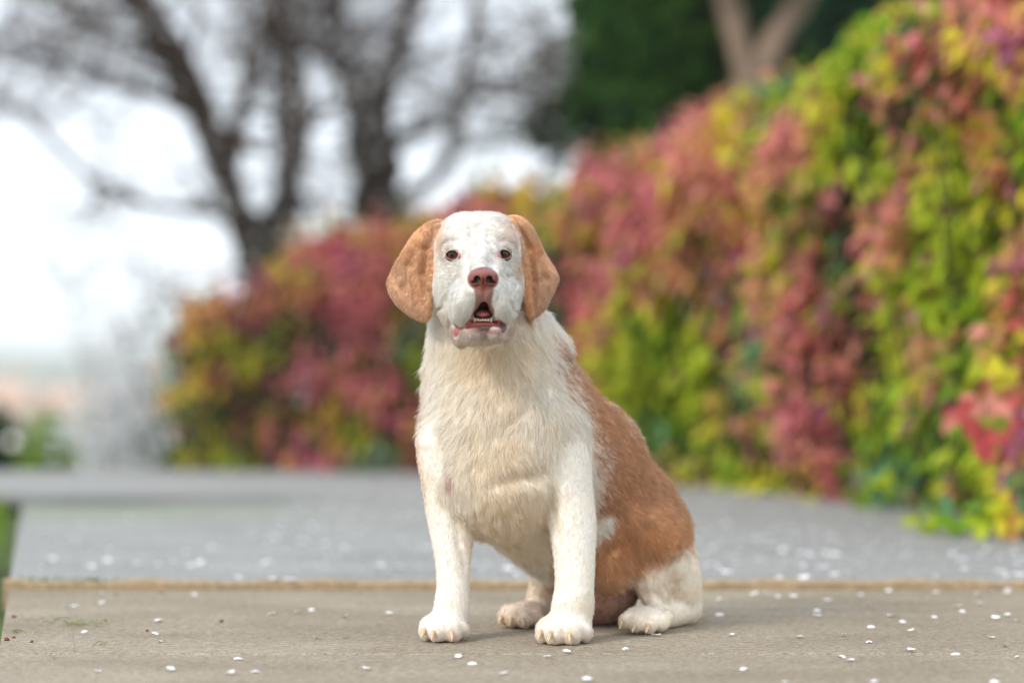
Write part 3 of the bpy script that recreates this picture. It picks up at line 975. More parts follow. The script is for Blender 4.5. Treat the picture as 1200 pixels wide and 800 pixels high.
# --- eyes: ball with dark pupil and amber iris (a disc pattern on the ball), clear gloss
m_eye, en, eln, eb = new_mat('eye')
_a = en.new('ShaderNodeAttribute'); _a.attribute_name = 'col'
eln.new(_a.outputs['Color'], eb.inputs['Base Color'])
eb.inputs['Roughness'].default_value = 0.04
eb.inputs['Specular IOR Level'].default_value = 0.5
m_lid = attr_mat('eyelid', 0.4, 0.0, 0.45)
for ex, ey, De in EYES:
    sx = 1 if ex < 560 else -1                        # towards the nose
    c = dp(ex, ey, De + 8.4)
    v, f = uv_ball((0, 0, 0), (9, 9, 9), 40, 40)
    v = v[:, [0, 2, 1]] * np.array([1, 1, -1])         # pole looks at the viewer
    f = [q[::-1] for q in f] if False else f
    ang = np.degrees(np.arccos(np.clip(-v[:, 2] / 9, -1, 1)))
    th = np.arctan2(v[:, 1], v[:, 0])
    up = v[:, 1] / 9
    iris = np.array([.125, .043, .011])[None] * (1 + .25 * np.sin(th * 17)[:, None] * np.cos(th * 7)[:, None]) * (1 - .5 * sst(-.1, .5, up))[:, None]
    ecol = np.tile(np.array([.20, .11, .08]), (len(v), 1))
    ecol = np.where((ang < 44)[:, None], np.array([.03, .012, .006]), ecol)
    ecol = np.where((ang < 39)[:, None], iris, ecol)
    ecol = np.where((ang < 20)[:, None], np.array([.004, .003, .003]), ecol)
    ball = dog_part('eye', v + c, f, m_eye, True, ecol)
    # lids: an almond opening whose dark rim lies on the ball
    nt_, rings = 40, [(0.0, -.8, 0), (0.2, -1.9, 0), (0.42, -1.5, .55), (0.7, .3, .9), (1.0, 2.6, 1)]
    lv, lc, lf = [], [], []
    for (t, lift_, tint) in rings:
        for q in range(nt_):
            a = 2 * math.pi * q / nt_
            ca, sa = math.cos(a), math.sin(a)
            bx = 6.5 * ca * (1.12 if ca * sx > 0 else 1.0)
            by = (3.7 if sa > 0 else 4.3) * (abs(sa) ** 1.25) * (1 if sa > 0 else -1) - .9 * (abs(ca) ** 3) + (.4 if ca * sx < 0 else -.6) * abs(ca)
            ox, oy = 9.0 * ca, 6.9 * sa
            x, y = bx + (ox - bx) * t, by + (oy - by) * t
            zb = 9.6 ** 2 - min(bx * bx + by * by, 80)
            z_in = -math.sqrt(max(zb, 4))
            zs = (De - (De + 8.4)) + 1.2
            if t > .6:
                qx, qy = to_px(c[0] + ox * 1.04, c[1] + oy * 1.04, De)
                zs = surf_D(qx, qy) - c[2] + .2
            z = z_in * (1 - t) + zs * t + (lift_ if t < .6 else (-.7 if t < .9 else .9))
            lv.append(c + np.array([x, y, z]))
            dark, pinkc = np.array([.045, .018, .014]), np.array([.62, .44, .38])
            inner_c = ca * sx > .55
            if tint < .2 and inner_c: dark = np.array([.45, .16, .14])
            lc.append(dark * (1 - tint) + pinkc * tint)
    for r_ in range(len(rings) - 1):
        for q in range(nt_):
            k2 = (q + 1) % nt_
            lf.append((r_ * nt_ + q, (r_ + 1) * nt_ + q, (r_ + 1) * nt_ + k2, r_ * nt_ + k2))
    dog_part('eyelid', lv, lf, m_lid, True, np.array(lc))

# --- nose leather
NU = np.arange(-24, 24.1, .75, dtype=np.float32); NW = np.arange(-21, 21.1, .75, dtype=np.float32); ND = np.arange(-20, 26.1, .75, dtype=np.float32)
gxn, gwn, gdn = NU[:, None, None], NW[None, :, None], ND[None, None, :]
def ne(c, r):
    return eval_prim('e', (np.array(c, float), np.array(r, float), I3), gxn, gwn, gdn)
nf = ne((0, 1.5, 4), (17.5, 10.5, 15))
nf = smin(nf, ne((-10.5, -2.0, 2), (8.2, 8.2, 12)), 3.0)
nf = smin(nf, ne((10.5, -2.0, 2), (8.2, 8.2, 12)), 3.0)
nf = smin(nf, ne((0, -6.5, 1), (5.5, 8.5, 9)), 3.0)
def ncut(c, r, k):
    global nf
    b = -ne(c, r); h = np.clip(0.5 - 0.5 * (b - nf) / k, 0, 1)
    nf = b * (1 - h) + nf * h + k * h * (1 - h)
for s in (-1, 1):
    ncut((s * 7.9, -1.4, -11), (4.5, 4.1, 12), 1.4)
    ncut((s * 12.4, -4.2, -9.5), (5.0, 1.7, 9), 1.2)
ncut((0, -9, -9), (0.9, 10, 4), 1.2)
nP, nQ = surface_nets(nf.astype(np.float32), NU, NW, ND)
nP = relax(nP, nQ, 2)
ncol = np.tile(np.array([.20, .052, .036]), (len(nP), 1))
hole = np.zeros(len(nP))
for s in (-1, 1):
    hole = np.maximum(hole, sst(1.1, .8, np.sqrt(((nP[:, 0] - s * 7.9) / 4.5) ** 2 + ((nP[:, 1] + 1.4) / 4.1) ** 2)) * sst(-11.5, -8.5, nP[:, 2]))
ncol = ncol * (1 - hole[:, None]) + np.array([.03, .01, .008]) * hole[:, None]
top = sst(2, 8, nP[:, 1])[:, None]
ncol = ncol * (1 - .35 * top) + np.array([.40, .21, .22]) * .35 * top
m_nose, nn_, nl_, nb_ = new_mat('nose_leather')
_a = nn_.new('ShaderNodeAttribute'); _a.attribute_name = 'col'; nl_.new(_a.outputs['Color'], nb_.inputs['Base Color'])
nb_.inputs['Roughness'].default_value = 0.38
nb_.inputs['Specular IOR Level'].default_value = 0.3
_v = nn_.new('ShaderNodeTexVoronoi'); _v.inputs['Scale'].default_value = 900
_g = nn_.new('ShaderNodeNewGeometry'); nl_.new(_g.outputs['Position'], _v.inputs['Vector'])
_b = nn_.new('ShaderNodeBump'); _b.inputs['Strength'].default_value = .5; _b.inputs['Distance'].default_value = .0008
nl_.new(_v.outputs['Distance'], _b.inputs['Height']); nl_.new(_b.outputs['Normal'], nb_.inputs['Normal'])
NOSE_C = dp(566.5, 326.5, surf_D(566.5, 326) + 4)
nP[:, 0] *= .85 + .06 * np.clip(nP[:, 1] / 10, -1, 1)
dog_part('nose', nP + NOSE_C, nQ, m_nose, True, ncol)

# --- tongue, teeth, claws
m_tongue = plain('tongue', (.62, .20, .20), 0.3, 0.25, 300, 0.5)
m_tooth = plain('tooth', (.70, .58, .40), 0.35, 0.0, 1, 0.5)
m_claw = plain('claw', (.62, .44, .27), 0.42, 0.25, 260, 0.45)
v, f = uv_ball(dp(566.5, 368.6, -134), (12.5, 6.8, 33), 24, 14)
dog_part('tongue', v, f, m_tongue)
for k, (tx, th, tw) in enumerate(((556.6, 3.6, 1.6), (559.9, 2.3, 1.5), (563.0, 2.0, 1.6), (566.0, 2.1, 1.6), (569.1, 2.0, 1.6), (572.2, 2.4, 1.5), (575.6, 4.2, 1.7))):
    cx = (tx - 566) / 11
    v, f = uv_ball(dp(tx, 375.3 - .2 * th + .25 * math.sin(tx * 7), -169 + 6 * cx * cx), (tw * 1.06, th * .72, 1.6), 10, 8)
    dog_part('tooth', v, f, m_tooth)


def claw(px, py, D, dx, dy, dD, L, r=2.6):
    t = Tubes()
    pts = []
    p0 = dp(px, py, D); d = unit(np.array([dx, dy, dD], float))
    for s in np.linspace(0, 1, 7):
        q = p0 + d * L * s + np.array([0, -0.42 * L * s * s, 0])
        q[1] = max(q[1], GROUND_W + 1.2)
        pts.append(q)
    t.add(np.array(pts), np.array([1, 1, .95, .85, .7, .48, .15]) * r, 8)
    dog_part('claw', np.concatenate(t.v), t.f, m_claw)


for (x, y, D) in ((498, 736, -73), (508, 740, -86), (529, 740, -85)):
    claw(x, y, D, (x - 519) * .010, -.25, -1, 13)
for (x, y, D) in ((634, 739, -96), (645, 741, -109), (667, 742, -110)):
    claw(x, y, D, (x - 664) * .009, -.25, -1, 14)
for (x, y, D) in ((729, 727, 2), (744, 731, -7), (760, 732, -6)):
    claw(x, y, D, -.35, -.3, -1, 12)
for (x, y, D) in ((588, 722, 70), (599, 724, 61), (613, 725, 58)):
    claw(x, y, D, (x - 606) * .012 - .1, -.3, -1, 11)

# --- fur: real hairs rooted on the hide
def grow_fur(count):
    tri = np.concatenate([BQ[:, [0, 1, 2]], BQ[:, [0, 2, 3]]])
    A, B, C_ = BP[tri[:, 0]], BP[tri[:, 1]], BP[tri[:, 2]]
    area = np.linalg.norm(np.cross(B - A, C_ - A), axis=1) * .5
    ph = (headg[tri[:, 0]] < trunk[tri[:, 0]] + 4)
    wt = area * np.where(ph, 2.7, 1.0) * np.where(BN[tri[:, 0], 2] > .35, .6, 1.0) * np.where(BP[tri[:, 0], 1] < GROUND_W + 2, 0, 1)
    idx = RNG.choice(len(tri), count, p=wt / wt.sum())
    b = RNG.random((count, 2)); sw = b.sum(1) > 1; b[sw] = 1 - b[sw]
    w0, w1, w2 = 1 - b[:, 0] - b[:, 1], b[:, 0], b[:, 1]
    t = tri[idx]
    def ip(arr):
        if arr.ndim == 1:
            return w0 * arr[t[:, 0]] + w1 * arr[t[:, 1]] + w2 * arr[t[:, 2]]
        return w0[:, None] * arr[t[:, 0]] + w1[:, None] * arr[t[:, 1]] + w2[:, None] * arr[t[:, 2]]
    P, Nn = ip(BP), unit(ip(BN))
    px, py = to_px(P[:, 0], P[:, 1], P[:, 2])
    skin = ip(p_skin)
    keep = RNG.random(count) > np.where(skin > .93, 1.1, skin * .85)
    for ex, ey, De in EYES:
        keep &= ~((((px - ex) / 7.0) ** 2 + ((py - ey) / 4.7) ** 2 < 1) & (P[:, 2] < -70))
    e_ = lambda g: ip(GD_[g])
    h_, t_, lf_, hd_, ear_ = ip(headg), ip(trunk), ip(legs_f), ip(hind), e_('ear')
    is_head = (h_ < t_ - 1)
    is_ear = (ear_ < e_('head') - .5) & (ear_ < 3)
    is_leg_ = (lf_ < t_ - 1) & ~is_head
    is_hind = (hd_ < t_ - 1) & ~is_leg_
    # direction of growth
    d = np.zeros_like(P)
    r1, r2_ = N1(P, .03) - .5, N3(P, .03) - .5
    fan = np.clip((P[:, 0] + 12) / 90, -1, 1)
    d[:] = np.stack([fan * .55 + 1.5 * r1, -1 + .5 * r2_, .15 + .9 * r2_], 1)
    pb = ip(p_brown)
    side = sst(.3, .7, pb)[:, None]
    d = d * (1 - side) + np.stack([.55 + .5 * r1, -.75 + .3 * r2_, .6 + 0 * r1], 1) * side
    nc = dp(566, 322, -190)
    hv = P - nc
    hv = hv * np.array([1, 1, .55]) + np.array([0, -8, 0])
    d[is_head] = unit(hv[is_head]) + np.stack([r1, r2_, r1], 1)[is_head] * .35
    chin = is_head & (py > 378)
    d[chin] = np.stack([fan * .3, -1 + 0 * fan, .5 + 0 * fan], 1)[chin]
    d[is_ear] = np.stack([np.where(px < 560, -.28, .18) + .5 * r1, -1 + 0 * r1, .12 + 0 * r1], 1)[is_ear]
    d[is_leg_] = np.stack([.25 * r1, -1 + 0 * r1, np.where(py > 715, -1.4, -.12)], 1)[is_leg_]
    d[is_hind] = np.stack([-.35 + .6 * r1, -.8 + 0 * r1, np.where(py > 705, -.9, .1)], 1)[is_hind]
    d = unit(d)
    d = unit(d - Nn * (d * Nn).sum(1, keepdims=True))
    # clumps: neighbouring hairs lean the same way
    cl = np.stack([N1(P, .17), N2(P, .17), N3(P, .17)], 1) - .5
    d = unit(d + cl * np.where(is_head, .26, np.where(is_leg_ | is_hind, .2, .62))[:, None] + RNG.normal(size=d.shape) * .16)
    # length in dog units
    L = np.full(count, 13.5)
    L = np.where(e_('neck') < e_('chest') + 6, 14.5, L)
    L = np.where(pb > .5, 9.5, L)
    hau = np.exp(-(((px - 735) / 45) ** 2 + ((py - 660) / 26) ** 2)) * (pb > .4)
    L = L + 7 * hau
    L = np.where(is_leg_, np.where(py > 716, 4.5, 5.2), L)
    L = np.where(is_hind, 5.0, L)
    tz = ip(GD_['groin'])
    L = np.where((ip(gr) > .4), 4.5, L)
    L = np.where(is_head, 5.2, L)
    L = np.where(is_head & (BP[t[:, 0], 2] > -60), 7.5, L)
    L = np.where(chin, 5.0, L)
    L = np.where(is_ear, 4.8, L)
    L = L * (0.7 + .55 * RNG.random(count)) * np.clip(1.1 - skin, .3, 1)
    lift = np.where(is_head, .26, np.where(is_leg_ | is_hind, .24, .30)) + np.where(is_head | is_leg_ | is_hind, .08, .2) * np.clip(N2(P, .09) - .5, -.2, .5) + RNG.random(count) * .2
    lift = np.where(RNG.random(count) < .03, lift + .35, lift)
    # colour: each hair one colour
    rnd = RNG.random(count)
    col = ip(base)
    bsel = rnd < pb
    col[bsel] = ip(c_brown)[bsel]
    esel = RNG.random(count) < ip(p_ear)
    col[esel] = ip(c_ear)[esel]
    lum = np.clip(col.mean(1) * 1.25, 0, 1)
    shade = 1 + ((RNG.random(count) - .5) * .5 + (N3(P, .2) - .5) * np.where(is_ear, .15, .4)) * (1.08 - lum)
    ph_ = (skin > .3) & is_head
    col[ph_] = col[ph_] * .55 + ip(c_skin)[ph_] * .75
    lm = sst(.25, .75, col.mean(1))[:, None]
    col = np.clip(col, .001, 1) ** (0.62 + .40 * lm)
    col = np.clip(col * shade[:, None], 0, .95)
    S = 5
    pts = np.empty((count, S, 3))
    for i, s in enumerate(np.linspace(0, 1, S)):
        up = lift * (s - .62 * s * s)
        pts[:, i] = P - Nn * .6 + d * (L * s)[:, None] * .95 + Nn * (L * up)[:, None] + np.array([0, -1.0, 0]) * (L * .10 * s * s)[:, None]
    pts[:, :, 1] = np.maximum(pts[:, :, 1], GROUND_W + .6)
    rad = np.where(is_head, .0002, .00023) * (.8 + .5 * RNG.random(count))
    prof = np.array([1, 1, .9, .62, .2])
    R = rad[:, None] * prof[None]
    return pts[keep], R[keep], col[keep]


def hair_obj(name, pts, rad, col, mat, parent):
    cu = bpy.data.hair_curves.new(name)
    n, S = pts.shape[:2]
    cu.add_curves([S] * n)
    W = (to_world(pts) - ORIG).astype(np.float32)
    cu.attributes['position'].data.foreach_set('vector', W.ravel())
    ra = cu.attributes.get('radius') or cu.attributes.new('radius', 'FLOAT', 'POINT')
    ra.data.foreach_set('value', rad.astype(np.float32).ravel())
    ca = cu.attributes.new('col', 'FLOAT_COLOR', 'CURVE')
    c = np.ones((n, 4), np.float32); c[:, :3] = col
    ca.data.foreach_set('color', c.ravel())
    cu.materials.append(mat)
    o = bpy.data.objects.new(name, cu)
    COL.objects.link(o)
    o.parent = parent
    return o


m_fur, fn, fl_, fb = new_mat('fur')
_a = fn.new('ShaderNodeAttribute'); _a.attribute_name = 'col'
fl_.new(_a.outputs['Color'], fb.inputs['Base Color'])
fb.inputs['Roughness'].default_value = 0.6
fb.inputs['Specular IOR Level'].default_value = 0.22
_t = fn.new('ShaderNodeBsdfTranslucent'); fl_.new(_a.outputs['Color'], _t.inputs['Color'])
_m = fn.new('ShaderNodeMixShader'); _m.inputs[0].default_value = .48
fl_.new(fb.outputs[0], _m.inputs[1]); fl_.new(_t.outputs[0], _m.inputs[2]); fl_.new(_m.outputs[0], fn['Material Output'].inputs['Surface'])
if FUR_COUNT:
    fur = hair_obj('fur', *grow_fur(FUR_COUNT), m_fur, dog)
    tag(fur, kind='stuff')
# whiskers
wp, wr, wc = [], [], []
for (x, y, sx) in [(546 + 5 * (k % 3), 350 + 6 * (k // 3), -1) for k in range(9)] + [(580 + 5 * (k % 3), 348 + 6 * (k // 3), 1) for k in range(9)] + [(560, 396, -.4), (566, 398, .1), (574, 395, .4)]:
    D = surf_D(x, y); p = dp(x, y, D)
    dv = unit(np.array([sx * .75, -.35 + .4 * random.random(), -.15 + .5 * random.random()]))
    L = 26 + 16 * random.random()
    wp.append([p + dv * L * s + np.array([0, -6 * s * s, 6 * s * s]) for s in np.linspace(0, 1, 5)]); wr.append(np.array([1, .9, .7, .45, .15]) * .00016); wc.append((.8, .76, .7))
whiskers = hair_obj('whiskers', np.array(wp), np.array(wr), np.array(wc), m_fur, dog)
tag(whiskers, kind='stuff')
del FLD

# =====================================================================================
# HEDGE: autumn leaves in drooping sprays along the right and across the back of the path
# =====================================================================================
HP = np.array([[1.34, 4.55], [1.20, 5.15], [1.10, 5.75], [.95, 6.35], [.76, 6.95], [.55, 7.5], [.27, 7.95], [-.05, 8.3], [-.40, 8.52], [-.80, 8.66], [-1.32, 8.80]])
HH = np.array([1.50, 1.46, 1.40, 1.31, 1.24, 1.17, 1.06, .99, .93, .84, .60])
seg = np.linalg.norm(np.diff(HP, axis=0), axis=1)
HS = np.concatenate([[0], np.cumsum(seg)])
HLEN = HS[-1]


def hedge_at(s):
    x = np.interp(s, HS, HP[:, 0]); y = np.interp(s, HS, HP[:, 1]); h = np.interp(s, HS, HH)
    e = 0.08
    tx = np.interp(s + e, HS, HP[:, 0]) - np.interp(s - e, HS, HP[:, 0]); ty = np.interp(s + e, HS, HP[:, 1]) - np.interp(s - e, HS, HP[:, 1])
    L = np.sqrt(tx * tx + ty * ty)
    return x, y, h, -ty / L * -1, tx / L * -1      # outward normal (towards the path and the lens)


def hedge_points(n, dmin, dmax):
    """points under the hedge's skin, with the outward direction there"""
    s = RNG.random(n * 2) * HLEN
    dens = np.interp(s, [0, HLEN], [1.0, .9]) * np.interp(s, HS, HH) / 1.5
    s = s[RNG.random(n * 2) < dens][:n]
    n = len(s)
    x, y, h, nx_, ny_ = hedge_at(s)
    sgn = np.where((nx_ * (0 - x) + ny_ * (4 - y)) > 0, 1, -1); nx_, ny_ = nx_ * sgn, ny_ * sgn
    a = RNG.random(n) ** .85                              # up the face, then over the top
    wob = (N1(np.stack([x, y, a * 2], 1), 2.3) - .5) * .34 + (N2(np.stack([x, y, a * 2], 1), 5.5) - .5) * .14
    hh = h * (1 + .06 * (N3(np.stack([x, y, 0 * x], 1), 3.0) - .5)) + .10 * (N2(np.stack([x, y, 0 * x], 1), 8.0) - .5)
    depth = dmin + (dmax - dmin) * RNG.random(n)
    th = np.clip((a - .68) / .32, 0, 1) * math.pi * .62
    low = np.clip(a / .68, 0, 1)
    R_ = .26
    off = np.where(a < .68, -.02 - .07 * np.sin(low * math.pi), -R_ + R_ * np.cos(th)) + wob * np.where(a < .68, np.clip(low * 2.2, .35, 1), .5)
    z = np.where(a < .68, low * (hh - R_ * .8), hh - R_ * .8 + R_ * .8 * np.sin(np.minimum(th, math.pi * .5)) - np.clip(th - math.pi * .5, 0, 1) * .2)
    ox = np.where(a < .68, 1, np.cos(np.minimum(th, 1.5))); oz = np.where(a < .68, .15, np.sin(np.minimum(th, 1.5)))
    # round the far end
    endt = np.clip((s - (HLEN - .22)) / .22, 0, 1)
    P = np.stack([x + nx_ * (off - depth * ox - .25 * endt ** 2), y + ny_ * (off - depth * ox - .25 * endt ** 2), np.maximum(z - depth * oz * .5, .015)], 1)
    O = unit(np.stack([nx_ * ox, ny_ * ox, oz], 1))
    return P, O, s, a


PAL = {'pink': (.70, .235, .24), 'red': (.56, .10, .10), 'coral': (.70, .28, .22), 'orange': (.64, .34, .12), 'mauve': (.42, .13, .21),
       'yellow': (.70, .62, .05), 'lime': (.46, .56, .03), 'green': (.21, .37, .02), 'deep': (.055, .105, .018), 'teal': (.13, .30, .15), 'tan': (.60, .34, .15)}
PK = list(PAL)
PC = np.array([PAL[k] for k in PK])


def spray_colors(P, s, a):
    """which colour a spray has turned: patches along the hedge, redder towards the far end and on top, greener low and near"""
    n = len(P)
    q = P * np.array([1, 1, .55])
    w = N1(q, 4.0) * .45 + N2(q, 8.5) * .55
    f = s / HLEN
    warm = np.clip((w - .5) * 4.2 - .15 + .42 * sst(.40, .62, a) * sst(0, .25, f) * (1 - .5 * f) + .30 * sst(.55, .75, f) - .30 * sst(.35, .02, f), -1, 1)
    v = N3(q, 5.0) + .22 * (RNG.random(n) - .5)
    warm = warm + .30 * (RNG.random(n) - .5)
    idx = np.where(warm > .55, np.where(v > .55, PK.index('coral'), np.where(v > .36, PK.index('pink'), PK.index('red'))),
          np.where(warm > .18, np.where(v > .56, PK.index('orange'), np.where(v > .42, PK.index('coral'), PK.index('pink'))),
          np.where(warm > -.16, np.where(v > .47, PK.index('yellow'), np.where(v > .4, PK.index('lime'), PK.index('tan'))),
          np.where(v > .60, PK.index('lime'), np.where(v > .44, PK.index('green'), np.where(v > .36, PK.index('deep'), PK.index('teal')))))))
    r = RNG.random(n)
    idx = np.where((r < .05), PK.index('mauve'), idx)
    idx = np.where((r > .96), PK.index('lime'), idx)
    c = PC[idx].copy()
    fade = sst(.52, .8, f)[:, None]                       # the far end is a duller, darker red
    c = c * (1 - fade) + (c * np.array([.80, .66, .74]) + np.array([.02, .006, .008])) * fade
    return c


hedge = empty('hedge', (.6, 7.4, 0))
tag(hedge, 'long clipped hedge in red, orange and green leaf along the right of the path', 'hedge')
HO = np.array(hedge.location)


def sprays_to_leaves(LV, P, O, C, per, spread, Lr, droop):
    n = len(P)
    for k in range(per):
        j = RNG.normal(size=(n, 3)) * spread
        j[:, 2] -= spread * .5 * k / per
        d = unit(O * .55 + RNG.normal(size=(n, 3)) * .55 + np.array([0, 0, -droop]))
        nr = unit(O * .9 + RNG.normal(size=(n, 3)) * .45 + np.array([0, 0, .55]))
        L = Lr[0] + (Lr[1] - Lr[0]) * RNG.random(n)
        sh = 1 + .36 * (RNG.random((n, 1)) - .5)
        LV.add(P + j, d, nr, L, L * (.42 + .14 * RNG.random(n)), np.clip(C * sh + .03 * RNG.normal(size=(n, 3)) * C, .005, .9))


LV = Leaves()
P, O, s_, a_ = hedge_points(3300, -.01, .07)
gap = N2(P, 4.2) * .6 + N3(P, 8.0) * .4
keep_ = gap > .36 + .07 * sst(.45, .1, s_ / HLEN) * (a_ < .4)      # hollows where the dark inside shows
P, O, s_, a_ = P[keep_], O[keep_], s_[keep_], a_[keep_]
sprays_to_leaves(LV, P - HO, O, spray_colors(P, s_, a_), 8, .034, (.042, .07), .95)
P, O, s_, a_ = hedge_points(2100, .06, .18)
keep_ = N2(P, 4.2) * .6 + N3(P, 8.0) * .4 > .33
P, O, s_, a_ = P[keep_], O[keep_], s_[keep_], a_[keep_]
sprays_to_leaves(LV, P - HO, O, spray_colors(P, s_, a_) , 6, .05, (.045, .07), .8)
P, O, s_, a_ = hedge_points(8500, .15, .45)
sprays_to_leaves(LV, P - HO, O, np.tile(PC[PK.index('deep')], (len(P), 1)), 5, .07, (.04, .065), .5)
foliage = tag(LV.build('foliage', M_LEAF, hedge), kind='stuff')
# stems inside
T = Tubes()
for k in range(330):
    s = random.random() * HLEN
    x, y, h, nx_, ny_ = [float(q) for q in hedge_at(np.array([s]))]
    sg = 1 if nx_ * (0 - x) + ny_ * (4 - y) > 0 else -1
    dpt = .08 + .35 * random.random()
    b = np.array([x - nx_ * sg * dpt, y - ny_ * sg * dpt, 0]) - HO
    lean = np.array([random.gauss(0, .1), random.gauss(0, .1), 0])
    hh = h * (.55 + .38 * random.random())
    T.add([b + lean * t * 1.2 + np.array([0, 0, hh * t]) + .012 * np.array([math.sin(9 * t + k), math.cos(7 * t + k), 0]) for t in np.linspace(0, 1, 6)], np.linspace(.007, .0025, 6), 5)
tag(T.build('stems', M_BARK, hedge), kind='stuff')
# the leaves nearest the lens, one by one
single = []
SH = Leaves()
leaf_meshes = []
for k, nm in enumerate(PK):
    for v_ in range(2):
        lv = Leaves()
        lv.add([0, 0, 0], [0, 1, 0.0], [0, 0, 1], 1.0, .50 + .12 * v_, np.clip(np.array(PAL[nm]) * (1.0 + .18 * v_), 0, .9))
        Vv, Ff, Cc = lv.arrays()
        me = bpy.data.meshes.new('leaf')
        me.from_pydata(Vv.reshape(-1, 3).tolist(), [], Ff.tolist())
        me.polygons.foreach_set('use_smooth', [True] * len(me.polygons))
        ca = me.color_attributes.new('col', 'FLOAT_COLOR', 'POINT')
        c4 = np.ones((len(me.vertices), 4), np.float32); c4[:, :3] = Cc
        ca.data.foreach_set('color', c4.ravel())
        me.materials.append(M_LEAF)
        leaf_meshes.append(me)


def add_leaf(p, d, n, L, ci):
    d = Vector(d).normalized(); n = Vector(n)
    x = d.cross(n).normalized(); z = x.cross(d)
    M = Matrix((x, d, z)).transposed().to_4x4()
    o = bpy.data.objects.new('leaf', leaf_meshes[ci * 2 + random.randint(0, 1)])
    o.matrix_world = Matrix.Translation(Vector(p)) @ M @ Matrix.Scale(L, 4)
    COL.objects.link(o)
    o.parent = hedge
    return o


P, O, s_, a_ = hedge_points(900, -.06, -.02)
near = np.argsort(P[:, 1])
near = [i for i in near if (P[i, 0] / P[i, 1] * F_PX) < 640][:34]
for i in near:
    C = spray_colors(P[i:i + 1], s_[i:i + 1], a_[i:i + 1])[0]
    ci = int(np.argmin(((PC - C) ** 2).sum(1)))
    for k in range(7):
        p = P[i] - HO + RNG.normal(size=3) * .03
        d = O[i] * .4 + RNG.normal(size=3) * .5 + np.array([0, 0, -.9])
        n_ = O[i] + RNG.normal(size=3) * .4 + np.array([0, 0, .3])
        add_leaf(p, d, n_, .05 + .018 * random.random(), ci)
# hanging red sprays and low green shoots by the pavement at the near end (each where the photograph shows it)
for (px, py, Y, ci, m) in ((1135, 480, 5.15, 'red', 7), (1150, 470, 5.15, 'coral', 5), (1172, 510, 5.1, 'red', 6), (1192, 500, 5.1, 'mauve', 4), (1170, 430, 5.15, 'yellow', 6),
                           (1045, 580, 5.9, 'lime', 5), (1105, 605, 5.35, 'lime', 8), (1140, 612, 5.25, 'green', 8), (1125, 600, 5.3, 'teal', 6), (1185, 600, 5.2, 'yellow', 7),
                           (1180, 620, 5.15, 'orange', 4), (1160, 612, 5.2, 'lime', 7), (1020, 590, 6.1, 'green', 6)):
    c = at(px, py, Y) - HO
    for k in range(m):
        p = c + RNG.normal(size=3) * np.array([.022, .02, .016])
        p[2] = max(p[2], .03)
        low = py > 570
        d = np.array([random.gauss(-.3, .5), random.gauss(-.5, .4), random.gauss(.1, .4) if low else -1.0])
        add_leaf(p, d, np.array([random.gauss(0, .4), -1, .4 if not low else .9]), .05 + .02 * random.random(), PK.index(ci))


# =====================================================================================
# TREES
# =====================================================================================
def branch_path(p0, d, L, n, wander, rise=0.0):
    pts = [np.array(p0, float)]
    d = unit(d)
    for i in range(n):
        d = unit(d + RNG.normal(size=3) * wander + np.array([0, 0, rise]))
        pts.append(pts[-1] + d * L / n)
    return np.array(pts)


def smooth_path(P, m):
    P = np.array(P, float); t = np.linspace(0, len(P) - 1, m)
    i = np.clip(t.astype(int), 0, len(P) - 2); f = (t - i)[:, None]
    e = np.vstack([2 * P[0] - P[1], P, 2 * P[-1] - P[-2]])
    a, b, c, d = e[i], e[i + 1], e[i + 2], e[i + 3]
    return .5 * (2 * b + (c - a) * f + (2 * a - 5 * b + 4 * c - d) * f * f + (3 * b - a - 3 * c + d) * f ** 3)


